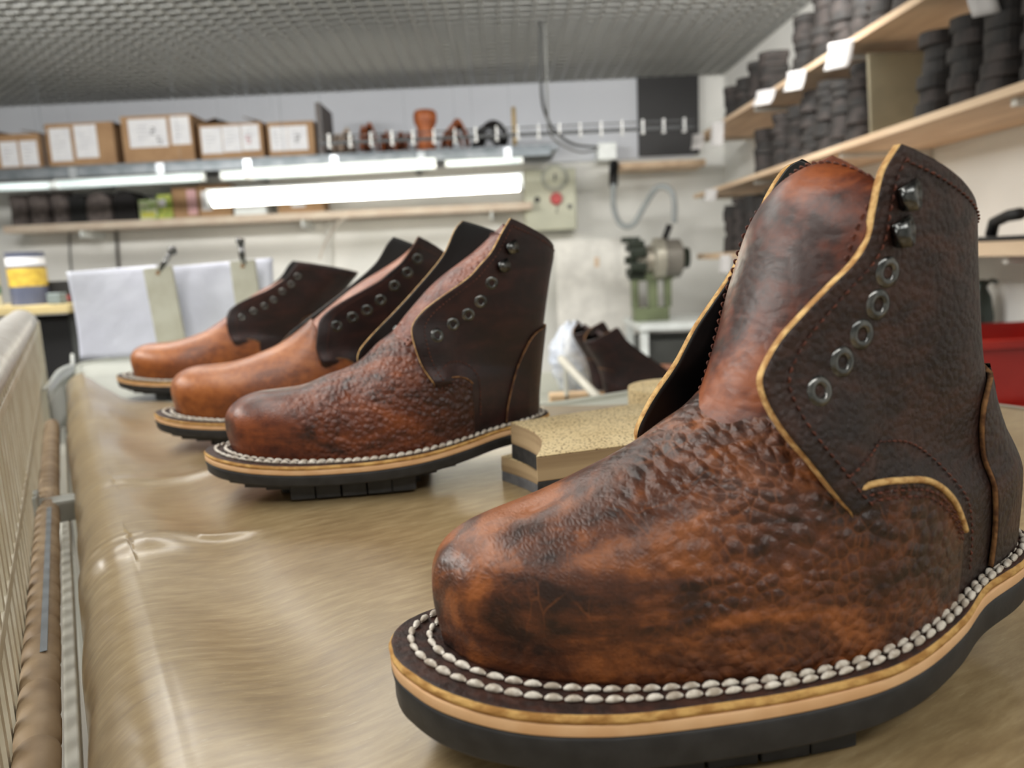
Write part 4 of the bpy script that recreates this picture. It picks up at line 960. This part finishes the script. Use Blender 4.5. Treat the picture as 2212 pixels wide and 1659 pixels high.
# tray top: rounded rectangle in (t,s)
def rrect(x0, y0, x1, y1, r, n=10):
    P = []
    for cx_, cy_, a0 in ((x1-r, y1-r, 0), (x0+r, y1-r, 90), (x0+r, y0+r, 180), (x1-r, y0+r, 270)):
        for k in range(n+1): q = math.radians(a0+90*k/n); P.append((cx_+r*math.cos(q), cy_+r*math.sin(q)))
    return P
rr = rrect(.006, -.55, .80, 1.62, .12)
rr = [(.80, .36), (.79, .43), (.76, .465), (.70, .475), (.50, .475), (.455, .49), (.44, .53), (.44, 1.48), (.42, 1.56), (.37, 1.61), (.30, 1.62)]+[p for p in rrect(.006, -.55, .80, 1.62, .12) if p[0] < .2 and p[1] > 1.4]+[(.006, 1.3)]+[p for p in rrect(.006, -.55, .80, 1.62, .12) if p[1] < 0]
MB().prism(rr, -.014, -.0060).build('table_top', palem, tb, bevel=.002)
rim = curve([(x, y, -.0095) for x, y in rr], 260, True); m_ = MB(); m_.tube(np.vstack([rim, rim[:1]]), .0085, 10, cap=False); m_.build('rim', palem, tb, smooth=True)
for tx, sy in ((.06, -.45), (.74, -.45), (.74, .40), (.06, 1.45), (.38, 1.45)):
    if 1: MB().tube([(tx, sy, -TZ), (tx, sy, -.012)], .014, 12).build('leg', whitem, tb, smooth=True)
MB().box((.03, -.5, -.30), (.76, .42, -.285)).build('lower_shelf', palem, tb, bevel=.003)
# brown cover sheet
cov = newmat('brown_coated_cover'); m, nt, b = cov; N = NT(nt); L = nt.links
v = N.map((1, 5.5, 1), (0, 0, .35)); v2 = N.map((1, 9, 1), (0, 0, -.25))
f1 = N.noise(42, 5, v, rough=.65); f2 = N.noise(9, 3); f3 = N.noise(90, 4, v2, rough=.7)
c = N.ramp(N.math('ADD', N.math('MULTIPLY', f1, .6), N.math('MULTIPLY', f2, .4)), [(.36, srgb((140, 118, 84))), (.5, srgb((160, 138, 100))), (.64, srgb((180, 159, 120)))])
fib = N.smooth(f3, .62, .72); c = N.mix(N.math('MULTIPLY', fib, .35), c, srgb((222, 206, 172)))
L.new(c, b.inputs['Base Color']); L.new(N.math('MULTIPLY_ADD', f1, .25, .26), b.inputs['Roughness'])
b.inputs['Specular IOR Level'].default_value = .5; b.inputs['Coat Weight'].default_value = .9; b.inputs['Coat Roughness'].default_value = .24
n1 = N.bump(N.noise(7, 3, N.map((1, 2.2, 1), (0, 0, .5)), dist=.4), .3, .004); n2 = N.bump(f1, .11, .0012, n1); n3 = N.bump(f3, .15, .0006, n2); L.new(n3, b.inputs['Normal'])
M['cover'] = m
def far_edge(t): return float(np.interp(t, [-.05, 0, .02, .05, .13, .3, .5, .7, .8], [1.22, 1.20, 1.12, .95, .78, .60, .42, .30, .25]))
def cz(t, s):
    ridge_h = .0035+.010*sst(.5, 1.15, s)
    z = ridge_h*np.exp(-((t-.012)/.022)**2)
    dip = -.0040*np.exp(-((t-.062)/.024)**2)*(1-sst(.9, 1.1, s))
    w = .0016*np.sin(s*26+t*34)*np.exp(-((t-.03)/.035)**2)
    # pinched fold near the edge
    w += .0045*np.exp(-((s-.235)/.012)**2-((t-.022)/.022)**2)+.0030*np.exp(-((s-.255+.28*t)/.006)**2)*sst(.0, .01, t)*(1-sst(.06, .10, t))
    w += .0022*np.exp(-((s-.42+.1*t)/.012)**2)*sst(0, .02, t)*(1-sst(.1, .2, t))
    w += .0042*np.exp(-((s-.33)/.11)**2-((t-.2)/.16)**2)
    return float(z+dip+w)
ncs, nct = 420, 150; V = []
tt = np.concatenate([np.linspace(-1, 0, 60, endpoint=False), np.linspace(0, .12, 60, endpoint=False), np.linspace(.12, .78, 40)])
nct = len(tt); TA, RR = .012, .031
for i in range(ncs):
    q = i/(ncs-1)
    for j in range(nct):
        tv = tt[j]
        if tv < 0:      # rolled edge and hanging side
            d = -tv; s_ = -.55+(far_edge(0)+.55)*q; rx = RR+.0012*math.sin(s_*9+1)
            zt0 = cz(TA, s_)
            if d < .55:
                a_ = d/.55*PI*.5; x_ = TA-rx*math.sin(a_); z_ = zt0-RR*(1-math.cos(a_))
            else:
                k_ = (d-.55)/.45; x_ = TA-rx-.002*k_+.0012*math.sin(s_*22+k_*3)*k_; z_ = zt0-RR-.10*k_
            x_ += .0008*math.sin(s_*60+d*5)*min(1, d*3)
            V.append((x_, s_, z_))
        else:
            tx = TA+tv; s_ = -.55+(far_edge(tx)+.55)*q
            V.append((tx, s_, cz(tx, s_)-.0002))
o = mesh_obj('brown_cover', V, grid_faces(ncs, nct), M['cover']); o.location = (O2[0], O2[1], TZ); o.rotation_euler = (0, 0, TH)
s_ = o.modifiers.new('thick', 'SOLIDIFY'); s_.thickness = .0012; s_.offset = -1
orient_dir(o, (0, 0, 1)); tag(o, 'creased brown coated paper cover draped over the table edge', 'cover')

# ---- perforated side wall, rolled tube and white rail on the left
sw = tthing('slotted_crate_side', 'pale slotted plastic side wall with a thick rounded rim at the left edge', 'crate side')
pl = mat('pale_slot_plastic', (232, 226, 208), .45, noise=30, col2=(214, 204, 180), bump=(60, .4, .002)); rimm = mat('rim_plastic', (206, 204, 200), .38, noise=60, col2=(188, 184, 178), bump=(300, .5, .0012))
def wx(z): return -.049
s0, s1_ = -.35, 1.35
zrows = [-.072, .006, .084]
m_ = MB()
for k, z_ in enumerate(zrows): m_.box((wx(z_)-.003, s0, z_-.004), (wx(z_)+.0005, s1_, z_+.004))
m_.build('cross_rail', pl, sw, bevel=.001)
m_ = MB(); sp = .023; n_ = int((s1_-s0)/sp)
for k in range(n_):
    y_ = s0+k*sp
    V2 = []
    for z_ in (-.08, .100):
        V2 += [(wx(z_)-.0045, y_, z_), (wx(z_), y_, z_), (wx(z_), y_+.0085, z_), (wx(z_)-.0045, y_+.0085, z_)]
    m_.add(V2, [(0, 1, 5, 4), (1, 2, 6, 5), (2, 3, 7, 6), (3, 0, 4, 7), (0, 3, 2, 1), (4, 5, 6, 7)])
o = m_.build('slat_panel', pl, sw)
rp = [(-.004, .092), (.0012, .096), (.002, .102), (-.001, .110), (-.008, .1165), (-.018, .1205), (-.028, .1205), (-.036, .115), (-.040, .102), (-.038, .092)]
rc = curve([(wx(.1)+x, z) for x, z in rp], 30); V = []; ss = list(np.linspace(s0, s1_-.04, 40))+[s1_-.04+.04*math.sin(q*PI/2) for q in np.linspace(.1, 1, 10)]
cenx, cenz = wx(.1)-.02, .102
for k, y_ in enumerate(ss):
    q = 1 if k < 40 else math.sqrt(max(.0, 1-((y_-s1_+.04)/.04)**2))
    for x, z in rc: V.append((cenx+(x-cenx)*q, y_, cenz+(z-cenz)*q))
o = mesh_obj('rim', V, grid_faces(len(ss), len(rc)), rimm, sw); orient_dir(o, (0, 0, 1)); s_ = o.modifiers.new('thick', 'SOLIDIFY'); s_.thickness = .003
MB().box((wx(0)-.012, s1_-.012, -.085), (wx(0)+.004, s1_+.002, .098)).build('corner_post', pl, sw, bevel=.002)
MB().box((wx(-.08)-.006, s0, -.088), (wx(-.08)+.002, s1_, -.079)).build('bottom_rail', pl, sw, bevel=.001)
for yy in (s0+.05, s1_-.05): MB().tube([(wx(-.08)-.002, yy, -TZ), (wx(-.08)-.002, yy, -.086)], .008, 10).build('leg', whitem, sw, smooth=True)
# brown paper roll lying beside the wall
pr_ = tthing('paper_roll', 'long brown paper wrapped roll lying between the slotted wall and the table', 'roll')
V = []; n1_ = 300; r0 = .0092; cx_, cz_ = -.0395, -.034
for i in range(n1_):
    y_ = -.3+1.28*i/(n1_-1); ph = (y_ % .028)/.028; rr_ = r0*(1-.20*math.exp(-((ph-.5)/.08)**2)+.02*math.sin(y_*70))
    for k in range(24): q = 2*PI*k/24; V.append((cx_+rr_*math.cos(q), y_, cz_+rr_*math.sin(q)))
o = mesh_obj('wrapped_tube', V, grid_faces(n1_, 24, cv=True)+[tuple(range(24)), tuple(range(n1_*24-1, n1_*24-25, -1))], mat('brown_wrap_paper', (176, 152, 122), .6, noise=26, col2=(150, 126, 98), bump=(120, .4, .001)), pr_); fixn(o)
m_ = MB(); m_.box((cx_+.0005, .18, cz_+r0*.975), (cx_+.0040, .48, cz_+r0*1.03)); m_.build('tape_strip', mat('blue_grey_tape', (136, 146, 156), .3), pr_, bevel=.0004)
m_ = MB(); m_.tube([(cx_, -.32, cz_), (cx_, 1.0, cz_)], .006, 10); m_.build('core_rod', steel, pr_, smooth=True)
# bracket, white rail
br = tthing('frame_bracket', 'grey metal bracket bridging the slotted wall and the table', 'bracket')
MB().box((-.050, .50, -.046), (-.016, .525, -.026)).build('plate', mat('bracket_grey', (170, 172, 166), .4, .3), br, bevel=.003)
MB().box((-.050, .498, -.056), (-.045, .528, -.018)).build('clamp', mat('bracket_grey', (170, 172, 166), .4, .3), br, bevel=.002)
wr = tthing('white_rail', 'long white square rail running beside the table below the cover', 'rail')
MB().box((-.0340, -.4, -.090), (-.0265, 1.2, -.074)).build('bar', whitem, wr, bevel=.0015)
for yy in (-.3, 1.1): MB().box((-.0335, yy, -TZ), (-.0285, yy+.012, -.090)).build('leg', whitem, wr)
# curved clear guard at the far corner
cg = tthing('curved_guard', 'curved translucent plastic guard at the far corner of the table', 'guard')
gp = curve([(-.042, 1.04, 0), (-.040, 1.16, 0), (-.028, 1.28, 0), (-.006, 1.40, 0), (.0, 1.62, 0)], 40); V = []
for x, y, _ in gp:
    for z_ in (-.10, -.06, -.02, .006): V.append((x, y, z_+.004*math.sin(y*20)))
gm_ = mat('frosted_plastic', (206, 210, 204), .25, trans=.35)
o = mesh_obj('guard_sheet', V, grid_faces(40, 4), gm_, cg); s_ = o.modifiers.new('thick', 'SOLIDIFY'); s_.thickness = .003
m_ = MB(); m_.tube([(x, y, .007+.004*math.sin(y*20)) for x, y, _ in gp], .0035, 8); m_.build('edge_bead', mat('clear_bead', (226, 230, 226), .2), cg, smooth=True)
MB().box((-.046, 1.03, -.885), (-.036, 1.045, -.08)).build('post', whitem, cg)

# ------------------------------------------------------------------ sheets and slats standing at the far end of the tray
Ysheet = 1.66
pur = mat('pale_blue_grey_sheet', (222, 226, 238), .45, noise=5, col2=(208, 211, 226), bump=(8, .6, .02))
def sheet(px0, px1, pt0, pt1, Y, label, seed):
    a, b = at(px0, 700, Y), at(px1, 700, Y); zb_ = TZ-.003; V = []; nu, nv = 24, 16
    for i in range(nu):
        u = i/(nu-1); x_ = a[0]+(b[0]-a[0])*u; zt = at(px0+(px1-px0)*u, pt0+(pt1-pt0)*u, Y)[2]
        for j in range(nv):
            v = j/(nv-1); V.append((x_+.012*(v)*(-1)*(1-u), Y+.010*math.sin(3.2*u+seed)+.006*math.sin(4*v+2*u)+.02*(v), zb_+(zt-zb_)*v))
    o = mesh_obj('plastic_sheet', V, grid_faces(nu, nv), pur); s_ = o.modifiers.new('thick', 'SOLIDIFY'); s_.thickness = .002
    return tag(o, label, 'sheet')
sheet(163, 348, 586, 572, Ysheet, 'left pale blue grey sheet standing behind the boots', 0)
sheet(352, 600, 578, 556, Ysheet+.015, 'right pale blue grey sheet, partly behind the farthest boot', 1.7)
def slat(px0, px1, pt, tilt, Y, label, clampdir, hook):
    a, b = at(px0, 600, Y), at(px1, 600, Y); zt = at((px0+px1)/2, pt, Y)[2]; w = (b[0]-a[0])/2
    t = thing('slat_with_clamp', label, 'slat', ((a[0]+b[0])/2, Y, TZ-.003)); h = zt-TZ+.003
    T = Matrix.Rotation(math.radians(tilt), 4, 'Y')
    MB().box((-w, 0, 0), (w, .010, h), T=Matrix.Shear('XY', 4, (0, 0))@Matrix.Identity(4)).build('slat', mat('grey_beige_slat', (196, 196, 182), .5, noise=16, col2=(180, 178, 162)), t, bevel=.001)
    t.rotation_euler = (0, math.radians(tilt), 0)
    x1, z1 = clampdir; m_ = MB(); m_.tube([(0, .005, h-.012), (x1, .005, h+z1)], .0055, 10); m_.tube([(.006, .0, h-.008), (x1+.006, .0, h+z1*.9)], .0028, 8)
    m_.build('clamp_bolt', mat('polished_steel', (120, 120, 120), .15, 1), t, smooth=True)
    m_ = MB(); m_.tube([(x1, .005, h+z1-.004), (x1*1.15+.002, .005, h+z1+.006)], .009, 10); m_.build('clamp_head', mat('polished_steel', (120, 120, 120), .15, 1), t, smooth=True)
    disc('rivet', 0, h-.012, .004, .002, mat('rust_rivet', (150, 110, 70), .5), t)
slat(324, 386, 576, -4, Ysheet-.03, 'left grey slat with a slanted steel clamp on top', (.034, .030), 1)
slat(506, 560, 562, -2, Ysheet-.02, 'right grey slat with an upright steel clamp on top', (.0, .040), 0)

# ------------------------------------------------------------------ left clutter on a far stand
yc2 = 2.7; zs2 = at(60, 660, yc2)[2]
a, b = at(-160, 655, yc2), at(165, 655, yc2)
t = thing('side_stand', 'tan topped side stand at the far left holding cans and boxes', 'stand', ((a[0]+b[0])/2, yc2, 0)); w = (b[0]-a[0])/2
MB().box((-w, -.05, zs2-.03), (w, .4, zs2)).build('stand_top', mat('tan_board', (190, 172, 124), .6), t, bevel=.003)
for sx in (-1, 1): MB().box((sx*(w-.02)-.015, 0, 0), (sx*(w-.02)+.015, .03, zs2-.03)).build('leg', mat('dark_grey_metal', (66, 68, 66), .5), t)
MB().box((-w+.02, .0, zs2-.30), (w-.03, .38, zs2-.05)).build('dark_drawer', blk, t, bevel=.003)
def can(px, pw, pt, Y, m, label, bands, z0=zs2):
    p = at(px, 620, Y); r = pw/1660*Y/2; h = at(px, pt, Y)[2]-z0
    t = thing('paint_can', label, 'can', (p[0], Y+r, z0+.001)); I = Matrix.Identity(4)
    MB().lathe([(.00001, 0), (r, 0), (r, h*.96), (r*1.03, h*.97), (r*1.03, h), (r*.92, h), (r*.9, h*.98), (.00001, h*.98)], I, 28).build('can_body', m, t)
    for z0_, z1_, m2 in bands: MB().lathe([(r*1.004, h*z0_), (r*1.008, h*z0_), (r*1.008, h*z1_), (r*1.004, h*z1_)], I, 28).build('label_band', m2, t)
yel = mat('yellow_print_paint', (206, 178, 70), .5, noise=40, col2=(180, 150, 60)); bluegrey = mat('blue_grey_tin', (96, 102, 124), .35, .2, noise=20)
can(40, 74, 545, yc2+.02, bluegrey, 'blue grey tin can with a yellow printed band at the left', [(.35, .7, yel), (.75, .9, paper)])
can(-30, 34, 575, yc2-.0, mat('cream_tin', (210, 206, 180), .4), 'cream tin can with a green band at the very left edge', [(.3, .5, mat('green_print', (90, 130, 96), .5))])
sbox('storage_box', 80, 150, 608, 'black box with a red corner on the tan topped stand', 'box', blk, Y=yc2+.1, z0=zs2, prow=640, extra=lab(mat('red_corner', (140, 40, 44), .5), .85, 1., .1, .35))
sbox('storage_box', 100, 128, 634, 'small grey green box right of the blue grey can, before the black box', 'box', mat('grey_green_card', (120, 130, 128), .6), Y=yc2-.04, dy=.05, z0=zs2, prow=640)

# ------------------------------------------------------------------ second table beyond, with more boots
y2a, y2b = 1.26, 2.3; xa = -.02; xb_ = .80
z2 = TZ-.17
t = thing('side_table', 'pale grey table beyond the heel blocks carrying two dark boots', 'table', ((xa+xb_)/2, (y2a+y2b)/2, 0)); w = (xb_-xa)/2; d = (y2b-y2a)/2
MB().box((-w, -d, z2-.02), (w, d, z2)).build('table_top', mat('grey_green_top', (158, 160, 148), .4, noise=4), t, bevel=.004)
MB().box((-w-.004, -d-.006, z2-.03), (w, -d, z2+.004)).build('front_edge', palem, t, bevel=.002)
for sx in (-1, 1):
    for sy in (-1, 1): MB().tube([(sx*(w-.04), sy*(d-.04), 0), (sx*(w-.04), sy*(d-.04), z2-.02)], .015, 10).build('leg', whitem, t, smooth=True)
S_BG = dict(S_THREE); S_BG['mt'] = M['quarter_smooth']; S_BG['dz'] = -.1698
bg = make_boot(S_BG, 'dark brown boot on the low side table, farther of the two there', 'dark boots on the side table', (.415, 1.83), 208, True)
c_ = copy_tree(bg); c_.location = (.43, 1.66, bg.location.z); c_.rotation_euler = (0, 0, math.radians(205)); c_['label'] = 'dark brown boot on the low side table, nearer one beside the round heel block'
# crumpled white bag and white slats on that table
V = []; nu, nv = 40, 26; rnd = np.random.RandomState(3); rn = rnd.rand(nu, nv)
for i in range(nu):
    q = 2*PI*i/nu
    for j in range(nv):
        f_ = j/(nv-1); r_ = .06*math.sin(PI*(.12+.86*f_))**.6*(1+.22*(rn[i, j]-.5)+.12*math.sin(5*q+7*f_)); V.append((r_*math.cos(q), r_*.8*math.sin(q), .001+.17*f_*(1+.05*math.sin(3*q))))
yb_ = 1.95; p = at(1225, 780, yb_)
o = mesh_obj('plastic_bag', V, grid_faces(nu, nv, cu=True), mat('white_plastic_film', (226, 228, 230), .3, noise=30, col2=(204, 212, 226)), None, None, True); fixn(o); o.location = (p[0]+.02, yb_, z2+.001); tag(o, 'crumpled white plastic bag behind the second boot heel', 'bag')
m_ = MB(); m_.tube([tuple(at(1212, 775, 1.62)), tuple(at(1300, 868, 1.40))], .0085, 8); tag(m_.build('white_stick', mat('white_stick_paint', (232, 228, 214), .5), smooth=True), 'slanted white stick between the second boot and the dark boots', 'stick')
m_ = MB(); m_.box((0, 0, 0), (.10, .05, .028)); o = m_.build('tan_block', mat('light_tan_block', (222, 190, 150), .6), bevel=.003); p = at(1216, 835, 1.72); o.location = (p[0]-.03, 1.72, z2+.001); tag(o, 'small light tan block under the slanted white stick', 'block')
m_ = MB(); m_.box((0, 0, 0), (.010, .012, .11)); o = m_.build('white_post', whitem, bevel=.002); o.location = (at(1216, 760, 1.72)[0], 1.72, z2+.001); tag(o, 'short upright white post behind the second boot', 'post')

# ------------------------------------------------------------------ heel blocks beside the second boot
cork = newmat('cork_heel_stack'); m, nt, b = cork; N = NT(nt); L = nt.links
sp_ = N.smooth(N.noise(520, 3), .55, .63); c1 = N.ramp(N.noise(30, 4), [(.35, srgb((212, 190, 144))), (.65, srgb((226, 206, 162)))])
L.new(N.mix(N.math('MULTIPLY', sp_, .9), c1, srgb((104, 76, 48))), b.inputs['Base Color']); b.inputs['Roughness'].default_value = .85
L.new(N.bump(N.noise(700, 3), .4, .0008), b.inputs['Normal']); M['cork'] = m
M['layer'] = mat('layered_leatherboard', (190, 166, 130), .8, noise=90, col2=(156, 132, 100), stretch=(.05, .05, 1), bump=(200, .3, .0006))
M['heelrub'] = mat('heel_rubber', (44, 44, 46), .7, noise=200, col2=(58, 58, 58), bump=(400, .5, .0008))
M['heelrubg'] = mat('heel_rubber_grey', (112, 114, 118), .6, noise=160, col2=(98, 100, 106))
def hblock(poly, zs, mats, label, z0):
    """poly in world xy (list), layers bottom to top"""
    c = np.mean(poly, axis=0); P = [tuple(np.array(q)-c) for q in poly]
    t = thing('heel_block', label, 'heel block', (c[0], c[1], TZ+z0), 0, 'heel blocks on the table')
    names = ['rubber_layer', 'leatherboard_layer', 'cork_layer']
    z = 0
    for (h, mm, nm) in zs: MB().prism(P, z, z+h).build(nm, mm, t, bevel=.0008); z += h
    return t
def w2(px, py, z): p = onz(px, py, z); return (p[0], p[1])
zt_ = .0477
A_ = w2(1102, 912, zt_); B_ = w2(1158, 986, zt_); D_ = w2(1400, 868, zt_); E_ = w2(1375, 958, zt_)
ab = np.array(B_)-np.array(A_); nrm_ = np.array([ab[1], -ab[0]]); nrm_ = nrm_/np.linalg.norm(nrm_); nrm_ = nrm_ if nrm_[0] > 0 else -nrm_
notch = [tuple(np.array(A_)+ab*q+nrm_*.012*math.sin(PI*q)) for q in np.linspace(0, 1, 12)]
fr = np.array(E_)-np.array(B_); fr /= np.linalg.norm(fr); bk = np.array(D_)-np.array(A_); bk /= np.linalg.norm(bk)
F1 = np.array(B_)+fr*.075; F2 = np.array(A_)+bk*.115; midp = (F1+F2)/2+(fr+bk)/2*.028
rnd_ = [tuple(p) for p in curve([F1, F1+fr*.012+(F2-F1)*.12, midp, F2+bk*.006-(F2-F1)*.06, F2], 14)]
poly = notch+rnd_
hblock(poly, [(.011, M['heelrub'], 'rubber_layer'), (.0155, M['layer'], 'leatherboard_layer'), (.0008, M['cork'], 'cork_layer')], None, 'upper cork topped heel block with a curved notch, resting on the lower block', .0204)
poly2 = [(x-.004+.006*((i % 5)/5), y-.012) for i, (x, y) in enumerate([(p[0], p[1]) for p in poly])]
c_ = np.mean(poly, axis=0); R2 = lambda p, a: (c_[0]-.004+math.cos(a)*(p[0]-c_[0])-math.sin(a)*(p[1]-c_[1]), c_[1]+.020+math.sin(a)*(p[0]-c_[0])+math.cos(a)*(p[1]-c_[1]))
poly2 = [R2(p, .16) for p in poly]
hblock(poly2, [(.008, M['heelrubg'], 'rubber_layer'), (.0112, M['layer'], 'leatherboard_layer'), (.0006, M['cork'], 'cork_layer')], None, 'lower heel block with grey rubber base, under the notched one', .0003)
# a further round block behind
cc = np.array(w2(1405, 850, .035)); pr2 = [(cc[0]+.05*math.cos(q)+.034, cc[1]+.05*math.sin(q)+.03) for q in np.linspace(0, 2*PI, 28, endpoint=False)]
hblock(pr2, [(.009, M['heelrub'], 'rubber_layer'), (.026, M['cork'], 'leatherboard_layer'), (.0008, M['cork'], 'cork_layer')], None, 'round cork topped heel block behind the notched one', .0003)
print('HEELS', nheel)
